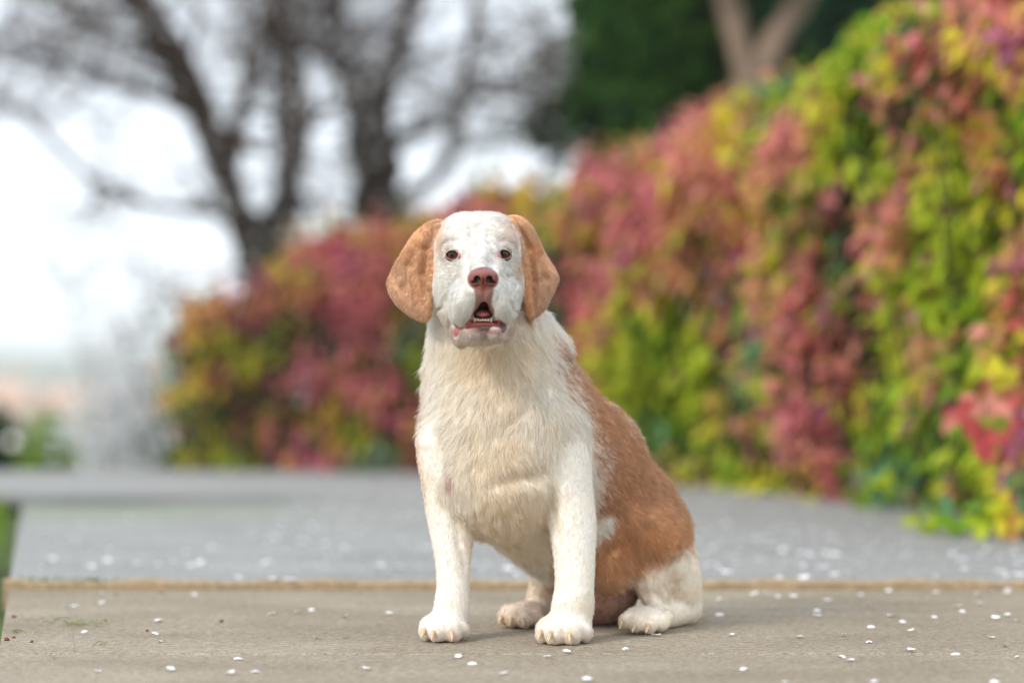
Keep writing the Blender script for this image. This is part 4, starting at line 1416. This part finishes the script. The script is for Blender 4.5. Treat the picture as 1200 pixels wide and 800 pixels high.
def bare_tree(label, cat, base, trunk, limbs, n2, n3, n4, L2, bias, blossoms, group=None):
    """trunk and limbs are measured paths [(point, radius)...]; finer wood grows from the limbs"""
    root = empty('blossom_tree', base)
    tag(root, label, cat, group)
    B0 = np.array(base)
    def tube(name, path, mat, sides=9):
        P = smooth_path([p for p, r in path], 16); R_ = 1.15 * np.interp(np.linspace(0, 1, 16), np.linspace(0, 1, len(path)), [r for p, r in path])
        P = P + RNG.normal(size=P.shape) * R_[:, None] * .10
        t = Tubes(); t.add(P - B0, R_ * (1 + .07 * RNG.normal(size=16)), sides)
        t.build(name, mat, root)
        return P, R_
    wood = []
    wood.append(tube('trunk', trunk, M_BARK, 12))
    for l in limbs:
        wood.append(tube('limb', l, M_BARK))
    T = Tubes(); BL = Leaves(); tips = []
    for P, R_ in wood:
        m = len(P)
        for k in range(n2):
            i = int(m * (.28 + .70 * random.random()))
            i = min(i, m - 1)
            if P[i][2] < .5: continue
            d2 = unit(RNG.normal(size=3) * np.array([1, .7, .75]) + np.array(bias))
            p2 = branch_path(P[i], d2, L2 * (.5 + .8 * random.random()), 7, .20, .02)
            r2 = min(R_[i] * .55, .022)
            T.add(p2 - B0, np.linspace(r2, .004, 8), 5, False)
            for q in range(n3):
                j = random.randint(1, 7)
                p3 = branch_path(p2[j], unit(p2[j] - p2[j - 1]) + RNG.normal(size=3) * .75, L2 * .42 * (.4 + .8 * random.random()), 5, .25)
                T.add(p3 - B0, np.linspace(.0052, .002, 6), 4, False)
                for w in range(n4):
                    u = random.randint(1, 5)
                    p4 = branch_path(p3[u], unit(p3[u] - p3[u - 1]) + RNG.normal(size=3) * .8, .26 * (.5 + random.random()), 3, .25)
                    T.add(p4 - B0, np.linspace(.0022, .0012, 4), 3, False)
                    tips.append(p4)
    T.build('twigs', M_TWIG, root)
    tips = np.concatenate(tips)
    if blossoms:
        c = tips[RNG.integers(0, len(tips), blossoms)] + RNG.normal(size=(blossoms, 3)) * .012 - B0
        for k in range(3):
            BL.add(c, rand_dirs(blossoms), rand_dirs(blossoms), .024, .02, np.array([.80, .78, .80]) * (.85 + .2 * RNG.random((blossoms, 1))))
        tag(BL.build('blossom', M_BLOSSOM, root), kind='stuff')
    return root


def PXP(lst, Y, jit=0.0):
    out = []
    for k, (px, py, rpx) in enumerate(lst):
        y = Y + (jit * k if jit else 0)
        out.append((at(px, py, y), rpx / F_PX * y))
    return out


YT = 14.0
z0 = float(terrain_z(0, YT))
bx = at(312, 300, YT)
t_trunk = [(np.array([bx[0] + .02, YT, z0 - .1]), .17), (np.array([bx[0], YT, .2]), .14)] + PXP([(308, 318, 24), (300, 296, 22)], YT)
limbs = [PXP([(302, 300, 21), (282, 252, 18), (258, 190, 17), (226, 110, 17), (190, 45, 18), (160, -10, 15), (120, -70, 10)], YT, -.12),
         PXP([(306, 300, 20), (330, 262, 18), (338, 205, 17), (344, 140, 20), (338, 60, 18), (326, -20, 14), (318, -90, 8)], YT, .10),
         PXP([(268, 215, 9), (276, 150, 9), (300, 80, 8), (312, 10, 7), (330, -60, 5)], YT, .1),
         PXP([(282, 256, 6), (240, 248, 5), (165, 238, 5), (95, 200, 4), (25, 130, 3.5), (-40, 90, 2)], YT, -.2),
         PXP([(240, 140, 8), (180, 110, 6), (110, 95, 5), (40, 60, 4), (-30, 40, 2)], YT, -.25),
         PXP([(215, 90, 7), (150, 50, 6), (80, 20, 4), (10, -20, 3)], YT, .25)]
bare_tree('blossoming tree with two dark leaning trunks behind the low left end of the hedge', 'tree', (bx[0], YT, z0), t_trunk, limbs, 13, 5, 3, .95, (-.25, 0, .2), 3000, 'blossoming bare trees behind the hedge')
bx = at(440, 260, YT + .8)
YB = YT + .8
z1 = float(terrain_z(0, YB))
t_trunk = [(np.array([bx[0], YB, z1 - .1]), .19), (np.array([bx[0], YB, .3]), .17)] + PXP([(444, 270, 30), (440, 210, 26), (434, 160, 27), (424, 112, 24), (412, 60, 16)], YB)
limbs = [PXP([(428, 130, 18), (400, 70, 15), (392, 0, 12), (380, -70, 8)], YB, -.1), PXP([(436, 150, 16), (462, 70, 14), (486, 0, 12), (500, -70, 8)], YB, .15),
         PXP([(470, 232, 8), (505, 212, 7.5), (532, 172, 7), (541, 110, 6.5), (553, 40, 6), (562, -40, 5)], YB, -.15),
         PXP([(440, 190, 10), (470, 165, 8), (520, 140, 6), (580, 100, 4.5), (650, 70, 3)], YB, .1),
         PXP([(420, 100, 9), (370, 50, 8), (350, -20, 6)], YB, .2)]
bare_tree('blossoming tree with one thick upright trunk and a thin curved limb, above the dog', 'tree', (bx[0], YB, z1), t_trunk, limbs, 11, 5, 3, .8, (.05, 0, .3), 3000, 'blossoming bare trees behind the hedge')


def leafy_tree(name, label, base, trunk, forks, blobs, cols, n, Lr, mat, bark, group=None, droop=.8):
    root = empty(name, base); tag(root, label, 'tree', group)
    B0 = np.array(base)
    for k, path in enumerate([trunk] + forks):
        if not path: continue
        P = smooth_path([p for p, r in path], 12); R_ = np.interp(np.linspace(0, 1, 12), np.linspace(0, 1, len(path)), [r for p, r in path])
        t = Tubes(); t.add(P - B0, R_ * (1 + .06 * RNG.normal(size=12)), 10)
        t.build('trunk' if k == 0 else 'limb', bark, root)
    LV = Leaves(); T = Tubes()
    tot = sum(b[1][0] * b[1][1] * b[1][2] for b in blobs) ** 1
    for (c, r) in blobs:
        m = int(n * r[0] * r[1] * r[2] / tot)
        d = rand_dirs(m); rr = RNG.random(m) ** .42
        P = np.array(c) + d * rr[:, None] * np.array(r)
        k = N1(P, 2.2) * .6 + N2(P, 5.0) * .4
        keep = k > .40
        P, d, k = P[keep], d[keep], k[keep]
        C = np.array(cols)[RNG.integers(0, len(cols), len(P))]
        for q in range(6):
            dd = unit(d * .5 + RNG.normal(size=P.shape) * .5 + np.array([0, 0, -droop]))
            L = Lr[0] + (Lr[1] - Lr[0]) * RNG.random(len(P))
            LV.add(P + RNG.normal(size=P.shape) * .05 - B0, dd, unit(d + RNG.normal(size=P.shape) * .5), L, L * .3, C * (.75 + .5 * RNG.random((len(P), 1))))
        for i in RNG.integers(0, len(P), min(60, len(P))):
            e = P[i]; st = np.array([B0[0] + random.gauss(0, .05), B0[1], max(e[2] - .35 * np.linalg.norm(e[:2] - B0[:2]), B0[2] + .4)])
            T.add(np.array([st, (st + e) / 2 + np.array([0, 0, .08]), e]) - B0, [.022, .014, .005], 5, False)
    tag(LV.build('crown', mat, root), kind='stuff')
    tag(T.build('branches', bark, root), kind='stuff')
    return root


# dark conifer with a straight drooping edge
YC = 10.8
b = at(765, 300, YC); zc = float(terrain_z(0, YC))
leafy_tree('evergreen_tree', 'dark green drooping evergreen behind the middle of the hedge', (b[0], YC, zc),
           [(np.array([b[0], YC, zc - .1]), .11), (np.array([b[0], YC, 1.2]), .09), (np.array([b[0] + .03, YC, 3.2]), .04)], [],
           [(at(765, 110, YC), (.325, .4, .38)), (at(770, 20, YC), (.34, .45, .45)), (at(775, -100, YC), (.33, .4, .5)), (at(800, 150, YC), (.34, .35, .32)), (at(775, 190, YC), (.30, .4, .35))],
           [(.022, .08, .008), (.014, .055, .007), (.045, .11, .01), (.008, .03, .006)], 9000, (.06, .11), M_NEEDLE, M_BARK, None, 1.0)
# forked trunk and the dark crown behind it
YF = 10.2
b = at(884, 200, YF); zf = float(terrain_z(0, YF))
leafy_tree('forked_tree', 'tree with a pale brown forked trunk above the right half of the hedge', (b[0], YF, zf),
           [(np.array([b[0], YF, zf - .1]), .10), (np.array([b[0], YF, 1.0]), .085)] + PXP([(884, 150, 24), (882, 95, 23)], YF),
           [PXP([(880, 110, 17), (866, 50, 15), (848, -20, 14), (825, -110, 11)], YF), PXP([(886, 110, 18), (905, 55, 17), (935, 5, 16), (975, -70, 12)], YF)],
           [(at(900, -190, YF), (.9, .6, .42))],
           [(.02, .055, .018), (.03, .07, .02), (.015, .04, .018)], 2600, (.06, .10), M_NEEDLE, M_PALEBARK, None, .5)
YE = 12.6
b = at(940, 250, YE); ze = float(terrain_z(0, YE))
leafy_tree('evergreen_tree', 'broad dark bluish green evergreen filling the gap behind the forked trunk', (b[0], YE, ze),
           [(np.array([b[0], YE, ze - .1]), .13), (np.array([b[0], YE, 1.5]), .1), (np.array([b[0], YE, 3.2]), .05)], [],
           [(at(930, 60, YE), (.62, .5, .55)), (at(1040, 40, YE), (.62, .5, .55)), (at(860, 40, YE), (.4, .5, .5)), (at(960, 170, YE), (.8, .5, .45)), (at(950, -80, YE), (.85, .5, .5))],
           [(.010, .045, .014), (.014, .06, .02), (.02, .08, .035), (.006, .028, .010)], 9000, (.07, .12), M_NEEDLE, M_BARK, None, .7)
YG = 15.5
b = at(640, 240, YG); zg = float(terrain_z(0, YG))
leafy_tree('thin_tree', 'thin greyish green tree with sky showing through, left of the dark evergreen', (b[0], YG, zg),
           [(np.array([b[0] + .5, YG, zg - .1]), .06), (np.array([b[0] + .45, YG, 1.0]), .05), (np.array([b[0] + .3, YG, 2.6]), .03)], [],
           [(at(640, 110, YG), (.36, .4, .26)), (at(660, 40, YG), (.3, .4, .3)), (at(600, 150, YG), (.3, .3, .14)), (at(665, 160, YG), (.22, .3, .2))],
           [(.16, .19, .13), (.20, .22, .15), (.13, .15, .10)], 190, (.05, .09), M_NEEDLE, M_TWIG, None, .4)

# pale flowering shrub at the path's far left
YS = 11.5
zs = float(terrain_z(0, YS))
for (px, lab, hpx, wid) in ((152, 'pale shrub of thin grey twigs in white blossom at the left end of the hedge', 330, .25),):
    b = at(px, 550, YS); b[2] = zs
    root = empty('flowering_shrub', b); tag(root, lab, 'shrub')
    T = Tubes(); tips = []
    for k in range(17):
        a0 = random.random() * 6.28; rr = .07 * random.random()
        top = np.array([random.gauss(0, wid * .6), random.gauss(0, .16), .45 + .75 * random.random() ** 1.4])
        st = np.array([rr * math.cos(a0), rr * math.sin(a0), 0])
        P = np.array([st + (top - st) * t + np.array([top[0], top[1], 0]) * .25 * math.sin(t * 3.1) for t in np.linspace(0, 1, 8)])
        T.add(P, np.linspace(.008, .0025, 8), 5, False)
        for q in range(6):
            j = random.randint(2, 7)
            p3 = branch_path(P[j], unit(P[j] - P[j - 1]) + RNG.normal(size=3) * .6, .28 * (.5 + random.random()), 4, .25)
            T.add(p3, np.linspace(.004, .0018, 5), 4, False); tips.append(p3)
    T.build('twigs', plain('grey_twig', (.32, .28, .27), .85), root)
    tips = np.concatenate(tips); m = 1100
    c = tips[RNG.integers(0, len(tips), m)] + RNG.normal(size=(m, 3)) * .018
    BL = Leaves()
    for k in range(3):
        BL.add(c, rand_dirs(m), rand_dirs(m), .026, .022, np.array([.88, .88, .9]) * (.85 + .25 * RNG.random((m, 1))))
    tag(BL.build('blossom', M_BLOSSOM, root), kind='stuff')
    LV = Leaves(); m = 250
    c = tips[RNG.integers(0, len(tips), m)] + RNG.normal(size=(m, 3)) * .03
    LV.add(c, rand_dirs(m), rand_dirs(m), .035, .018, np.array([.28, .31, .25]) * (.7 + .6 * RNG.random((m, 1))))
    tag(LV.build('foliage', M_NEEDLE, root), kind='stuff')


# green bushes below the crest on the left
def bush(label, c, r, cols, n, L):
    root = tag(empty('bush', (c[0], c[1], c[2])), label, 'bush')
    LV = Leaves(); d = rand_dirs(n); d[:, 2] = np.abs(d[:, 2])
    P = d * (RNG.random((n, 1)) ** .3) * np.array(r) * (.8 + .4 * N1(d * 2, 1.7)[:, None])
    C = np.array(cols)[RNG.integers(0, len(cols), n)] * (.7 + .6 * RNG.random((n, 1)))
    LV.add(P, unit(d + RNG.normal(size=d.shape) * .7), unit(d + RNG.normal(size=d.shape) * .5), L * (.7 + .6 * RNG.random(n)), L * .5, C)
    tag(LV.build('foliage', M_LEAF, root), kind='stuff')
    T = Tubes()
    for k in range(14):
        e = rand_dirs(1)[0] * np.array(r) * .7; e[2] = abs(e[2])
        T.add([np.zeros(3), e * .5 + np.array([0, 0, .05]), e], [.02, .012, .004], 5, False)
    T.build('stems', M_BARK, root)


def on_ground(px, Y, dz=0.0):
    x = (px - 600) / F_PX * Y
    return np.array([x, Y, float(terrain_z(x, Y)) + dz])


bush('bright yellow green bush below the end of the path', on_ground(58, 17), (.20, .25, .55), [(.24, .40, .02), (.16, .32, .015), (.36, .46, .03)], 2600, .06)
bush('dark green bush at the far left edge, beside the bright one', on_ground(-4, 18.5), (.20, .3, .66), [(.03, .07, .015), (.05, .10, .02), (.025, .045, .012)], 2600, .06)
bush('small dull green bush at the foot of the pale shrub', on_ground(185, 12.5), (.22, .2, .50), [(.09, .15, .03), (.05, .09, .02)], 1400, .05)

# =====================================================================================
# FAR: houses, a parked car, added lamps and hills downhill on the left
# =====================================================================================
M_TILE = plain('roof_tile', (.55, .37, .28), .85, .25, 3)
M_RENDER = plain('cream_wall', (.66, .55, .40), .9, .12, 2)
M_RENDER2 = plain('pale_wall', (.70, .64, .54), .9, .12, 2)
M_GLASS = plain('window_glass', (.05, .06, .07), .1, 0, 1, .6)
M_WHITE = plain('white_paint', (.8, .8, .8), .5)
M_CAR = plain('car_paint', (.82, .81, .82), .25, 0, 1, .6)
M_TYRE = plain('tyre', (.02, .02, .02), .9)
M_GREYROOF = plain('slate_roof', (.20, .19, .20), .85, .2, 3)


def box(name, lo, hi, mat, parent, bev=0):
    x0, y0, z0_ = lo; x1, y1, z1_ = hi
    v = [(x0, y0, z0_), (x1, y0, z0_), (x1, y1, z0_), (x0, y1, z0_), (x0, y0, z1_), (x1, y0, z1_), (x1, y1, z1_), (x0, y1, z1_)]
    f = [(3, 2, 1, 0), (4, 5, 6, 7), (0, 1, 5, 4), (1, 2, 6, 5), (2, 3, 7, 6), (3, 0, 4, 7)]
    return mesh_obj(name, v, f, mat, parent)


def house(label, px, Y, w, d, h, rh, wall, roof, nwin):
    b = on_ground(px, Y)
    root = tag(empty('house', b), label, 'house', 'houses downhill on the left')
    box('wall', (-w / 2, 0, -.3), (w / 2, d, h), wall, root)
    e = .4
    v = [(-w / 2 - e, -e, h - .06), (w / 2 + e, -e, h - .06), (w / 2 + e, d + e, h - .06), (-w / 2 - e, d + e, h - .06), (-w / 2 + rh, d / 2, h + rh), (w / 2 - rh, d / 2, h + rh)]
    rf = mesh_obj('roof', v, [(0, 1, 5, 4), (1, 2, 5), (2, 3, 4, 5), (3, 0, 4), (3, 2, 1, 0)], roof, root)
    box('chimney', (w * .2, d * .4, h + rh * .3), (w * .2 + .6, d * .4 + .6, h + rh + .7), wall, rf)
    for k in range(nwin):
        x = -w / 2 + w * (k + .5) / nwin
        fr = box('window', (x - .62, -.05, h * .35), (x + .62, -.002, h * .78), M_WHITE, root)
        box('pane', (x - .54, -.062, h * .35 + .08), (x + .54, -.052, h * .78 - .08), M_GLASS, fr)


house('cream house with a long orange tiled roof downhill behind the bright bush', 84, 150, 7.4, 7, 3.7, 1.25, M_RENDER2, M_TILE, 4)
house('cream house with an orange tiled roof at the far left edge of the view', -16, 138, 5.4, 6, 3.6, 1.5, M_RENDER, M_TILE, 3)
house('farthest pale house with a grey roof beside the pale shrub', 178, 195, 8.5, 7, 4.2, 1.6, M_RENDER2, M_GREYROOF, 4)

# parked car, seen from the front
cb = on_ground(128, 46)
car = tag(empty('parked_car', cb), 'white car parked downhill below the end of the path', 'car')
prof = [(-.86, .30), (-.88, .62), (-.82, .86), (-.76, .92), (-.60, 1.36), (-.50, 1.45), (.50, 1.45), (.60, 1.36), (.76, .92), (.82, .86), (.88, .62), (.86, .30)]
secs = [(-2.05, .80, .62, .34), (-1.95, .94, .66, .30), (-1.0, 1, .68, .28), (-.35, 1, 1, .28), (.9, 1, 1, .28), (1.7, .97, .95, .28), (2.05, .86, .70, .34)]
v, f = [], []
for (yy, sx, sz, zl) in secs:
    for (x, z) in prof:
        zz = min(z, .92 + (z - .92) * max(0, (sz - .66) / .34)) if z > .92 else z * (0.9 if sz < .68 and z > .8 else 1)
        v.append((x * sx * (1 if z < .95 or sz > .9 else 1), yy, max(zz, zl)))
m_ = len(prof)
for i in range(len(secs) - 1):
    for j in range(m_):
        f.append((i * m_ + j, (i + 1) * m_ + j, (i + 1) * m_ + (j + 1) % m_, i * m_ + (j + 1) % m_))
f.append(list(range(m_))[::-1][::-1]); f.append([(len(secs) - 1) * m_ + j for j in range(m_)][::-1])
mesh_obj('body', v, f, M_CAR, car, True)
mesh_obj('windscreen', [(-.70, -.99, .95), (.70, -.99, .95), (.52, -.40, 1.38), (-.52, -.40, 1.38)], [(0, 1, 2, 3)], M_GLASS, car)
for sx in (-1, 1):
    vv, ff = uv_ball((sx * .62, -2.0, .68), (.15, .08, .09), 12, 8)
    mesh_obj('headlight', vv, ff, plain('headlight_glass', (.6, .62, .65), .08, 0, 1, .7), car, True)
    for yy in (-1.3, 1.3):
        t = Tubes(); t.add([(sx * .70, yy, .31), (sx * .88, yy, .31)], [.31, .31], 16)
        wh = t.build('wheel', M_TYRE, car, False)
        t = Tubes(); t.add([(sx * .87, yy, .31), (sx * .89, yy, .31)], [.18, .18], 12); t.build('rim', M_WHITE, wh, False)
box('bumper', (-.80, -2.10, .34), (.80, -2.02, .52), M_CAR, car); box('number_plate', (-.26, -2.115, .40), (.26, -2.102, .50), M_WHITE, car)

# two made-up glowing globe lamps, added to give bright blurred discs
m_added_lamp, ln, ll_, lb = new_mat('added_lamp_glass')
lb.inputs['Base Color'].default_value = (.8, .8, .75, 1)
lb.inputs['Emission Color'].default_value = (1, .96, .82, 1); lb.inputs['Emission Strength'].default_value = .75
for (px, py, Y, lab, r) in ((14, 517, 16.0, 'small globe lamp on a post added for a blurred bright disc, before the dark bush', .030), (90, 517, 24.0, 'small globe lamp on a post added for a blurred bright disc, before the cream house', .062)):
    p = at(px, py, Y); g = on_ground(px, Y)
    root = tag(empty('added_globe_lamp', g), lab, 'lamp', 'added globe lamps below the path')
    t = Tubes(); t.add([(0, 0, -.1), (0, 0, max(.1, p[2] - g[2] - r * .8))], [.012, .01], 8); t.build('post', M_TYRE, root)
    vv, ff = uv_ball((0, 0, p[2] - g[2]), (r, r, r), 16, 12)
    mesh_obj('globe', vv, ff, m_added_lamp, root, True)

# far wooded hills
hx = np.linspace(-700, 700, 90)
v, f = [], []
for k, x in enumerate(hx):
    h = 3.5 + 5.0 * N1(np.array([[x, 0, 0]]), .011)[0] + 2.0 * N2(np.array([[x, 3, 0]]), .04)[0]
    for yy, zz in ((900, -14), (960, h * .55 - 3), (1050, h * .9), (1180, h), (1400, -14)):
        v.append((x, yy, zz))
for k in range(len(hx) - 1):
    for j in range(4):
        f.append((k * 5 + j, (k + 1) * 5 + j, (k + 1) * 5 + j + 1, k * 5 + j + 1))
tag(mesh_obj('hills', v, f, plain('hill_woods', (.07, .10, .06), .95, .3, .03), None, True), kind='structure')

# =====================================================================================
# GRASS, PETALS, CRUMBS ON THE PAVEMENT
# =====================================================================================
LV = Leaves()
m = 9000
y = 3.95 + 3.4 * RNG.random(m) ** 1.4
x = left_edge(y) - .055 - .55 * RNG.random(m) ** 1.3
gcol = np.array([(.22, .38, .03), (.30, .44, .04), (.16, .29, .02), (.38, .42, .09)])[RNG.integers(0, 4, m)]
LV.add(np.stack([x, y, np.full(m, -.03)], 1), unit(RNG.normal(size=(m, 3)) * .45 + np.array([.12, 0, 1])), rand_dirs(m),  .02 + .028 * RNG.random(m), .004 + .003 * RNG.random(m), gcol)
m = 420                                           # tufts rooted in the joint
x = -.84 + .16 * RNG.random(m) ** 1.3; 
x = np.where(RNG.random(m) < .3, np.array([-.715, -.66, -.69, -.60])[RNG.integers(0, 4, m)] + .008 * RNG.normal(size=m), x)
LV.add(np.stack([x, 4.10 + .012 * RNG.random(m), np.full(m, 0.0)], 1), unit(RNG.normal(size=(m, 3)) * .6 + np.array([0, -.3, .8])), rand_dirs(m), .010 + .016 * RNG.random(m), .004, np.array([(.13, .24, .02), (.2, .3, .03), (.09, .16, .02)])[RNG.integers(0, 3, m)])
tag(LV.build('grass', M_LEAF), 'short green grass along the left rim of the pavement', 'grass', kind='stuff')

M_PETAL = plain('petal', (.86, .85, .87), .55, 0, 1, .3)
petal_meshes = []
for k in range(6):
    rr = np.random.default_rng(40 + k)
    L, W, cup = .0105 + .003 * rr.random(), .0085 + .0025 * rr.random(), .25 + .35 * rr.random()
    V_, F_ = [], []
    for i in range(5):
        t = i / 4
        w = W * math.sin(math.pi * (.12 + .80 * t)) ** .7
        for j in (-1, -.5, 0, .5, 1):
            yy = (t - .5) * L - (.0012 if i == 4 and j == 0 else 0)
            V_.append((j * w * .5, yy, .0006 + cup * ((j * w * .5) ** 2 + yy * yy * .8) / .006 + .0004 * rr.random()))
    for i in range(4):
        for j in range(4):
            F_.append((i * 5 + j, i * 5 + j + 1, (i + 1) * 5 + j + 1, (i + 1) * 5 + j))
    me = bpy.data.meshes.new('petal'); me.from_pydata(V_, [], F_)
    me.polygons.foreach_set('use_smooth', [True] * len(F_)); me.materials.append(M_PETAL)
    petal_meshes.append(me)
spots = []
NEAR_PX = [(77, 712), (88, 711), (118, 697), (138, 697), (158, 702), (228, 696), (100, 740), (187, 728), (183, 742), (187, 752), (318, 720), (350, 719), (320, 690), (340, 690), (366, 714), (405, 723), (404, 747), (456, 720),
           (300, 787), (280, 772), (270, 790), (430, 784), (115, 787), (200, 786), (371, 748), (537, 770), (553, 777), (596, 713), (641, 770), (664, 765), (733, 760), (769, 745), (856, 745), (871, 784), (936, 747), (988, 745),
           (1018, 752), (957, 722), (957, 715), (969, 703), (906, 713), (884, 697), (895, 697), (911, 699), (929, 700), (843, 702), (843, 720), (1016, 709), (1021, 734), (1044, 722), (1057, 728), (1067, 739), (1095, 723),
           (1121, 712), (1127, 716), (1148, 708), (1145, 697), (1160, 695), (1180, 692), (1166, 725), (1180, 722), (1192, 728), (1160, 748), (1176, 757), (1190, 770), (1118, 766), (1067, 763), (996, 774), (987, 769), (920, 800), (1024, 798), (1164, 798), (1180, 693), (1097, 695), (1040, 694), (1008, 698), (590, 790), (120, 706), (64, 770), (688, 797)]
for (px, py) in NEAR_PX:
    Y = gy(py)
    spots.append(((px - 600) / F_PX * Y, Y))
while len(spots) < 300:
    py = 600 + 84 * random.random() ** .55
    Y = gy(py); px = 30 + 1180 * random.random()
    x = (px - 600) / F_PX * Y
    if x > np.interp(Y, HP[::1, 1], HP[:, 0]) - .02: continue
    cl = N2(np.array([[x * 1.0, Y, 0]]), 6.0)[0]
    if random.random() > .25 + 1.3 * (cl - .3) + (.45 if px > 820 else 0): continue
    spots.append((x, Y))
for k, (x, Y) in enumerate(spots):
    near = Y < 4.09
    z = 0.0008 if near else (.0136 if Y < 4.12 else .0072)
    o = bpy.data.objects.new('petal', petal_meshes[k % 6])
    o.location = (x, Y, z)
    o.rotation_euler = (random.gauss(0, .12), random.gauss(0, .12), random.random() * 6.28)
    if random.random() < .35: o.rotation_euler[0] += math.pi; o.location.z += .003
    sc = (.85 if near else 1.25) + .4 * random.random(); o.scale = (sc, sc, sc)
    COL.objects.link(o)
    tag(o, 'small white petal fallen on the near concrete slabs around the dog' if near else 'small white petal fallen on the far slab beyond the sandy joint', 'petal', 'fallen white petals')
LV = Leaves(); m = 1500                            # the farthest specks of petal
Y = 4.4 + 4.0 * RNG.random(m) ** 1.2; x = (-.2 + 1.1 * RNG.random(m)) * Y * .42 - .1
ok = x < np.interp(Y, HP[:, 1], HP[:, 0]) - .03
x, Y = x[ok], Y[ok]
LV.add(np.stack([x, Y, np.full(len(x), .0085)], 1), unit(RNG.normal(size=(len(x), 3)) * np.array([1, 1, .08])), np.array([0, 0, 1.0]) + .15 * RNG.normal(size=(len(x), 3)), .015, .012, np.tile([.84, .83, .85], (len(x), 1)))
tag(LV.build('fallen_petals', M_BLOSSOM), 'white petals strewn over the far part of the path', 'petals', kind='stuff')

# crumbs and clippings on the near slab
M_CRUMB = plain('dry_crumb', (.16, .06, .025), .9, .4, 200)
M_CLIP = plain('grass_clipping', (.24, .27, .10), .8, .3, 100)
for k, (px, py) in enumerate([(8, 748), (17, 747), (9, 750), (17, 723), (173, 739), (260, 728), (190, 694), (124, 727), (38, 752), (633, 748)]):
    Y = gy(py); r = .0022 + .0016 * random.random()
    vv, ff = uv_ball((0, 0, 0), (r, r * 1.2, r * .7), 7, 5)
    vv = vv * (1 + .3 * RNG.normal(size=(len(vv), 1)) * .5)
    o = mesh_obj('crumb', vv, ff, M_CRUMB, None, True)
    o.location = ((px - 600) / F_PX * Y, Y, r * .5)
    tag(o, 'brown crumb of earth lying on the near slab', 'crumb', 'earth crumbs on the near slab')
for k, (px, py, n) in enumerate([(30, 741, 7), (100, 733, 9), (45, 728, 5), (78, 730, 4), (105, 757, 4), (110, 731, 4)]):
    Y = gy(py); T = Tubes()
    for q in range(n):
        a0 = random.random() * 6.28; p = np.array([random.gauss(0, .012), random.gauss(0, .012), .001])
        L = .012 + .016 * random.random()
        T.add([p, p + np.array([math.cos(a0) * L * .5, math.sin(a0) * L * .5, .003]), p + np.array([math.cos(a0) * L, math.sin(a0) * L, .001])], [.0008, .0007, .0003], 4, False)
    o = T.build('grass_clipping', M_CLIP)
    o.location = ((px - 600) / F_PX * Y, Y, .001)
    tag(o, 'little bunch of dry green grass clippings on the near slab', 'grass clipping', 'grass clippings on the near slab')

# ------------------------------------------------------------------ the air over the valley
v = [(x, y, z) for z in (-16.0, 16.0) for (x, y) in ((-960, -110), (960, -110), (960, 1560), (-960, 1560))]
f = [(3, 2, 1, 0), (4, 5, 6, 7), (0, 1, 5, 4), (1, 2, 6, 5), (2, 3, 7, 6), (3, 0, 4, 7)]
m_haze = bpy.data.materials.new('haze'); m_haze.use_nodes = True
_n, _l = m_haze.node_tree.nodes, m_haze.node_tree.links
_n.remove(_n['Principled BSDF'])
_v = _n.new('ShaderNodeVolumePrincipled'); _v.inputs['Color'].default_value = (.985, .99, .995, 1); _v.inputs['Density'].default_value = .001
_l.new(_v.outputs[0], _n['Material Output'].inputs['Volume'])
tag(mesh_obj('haze', v, f, m_haze), kind='stuff')
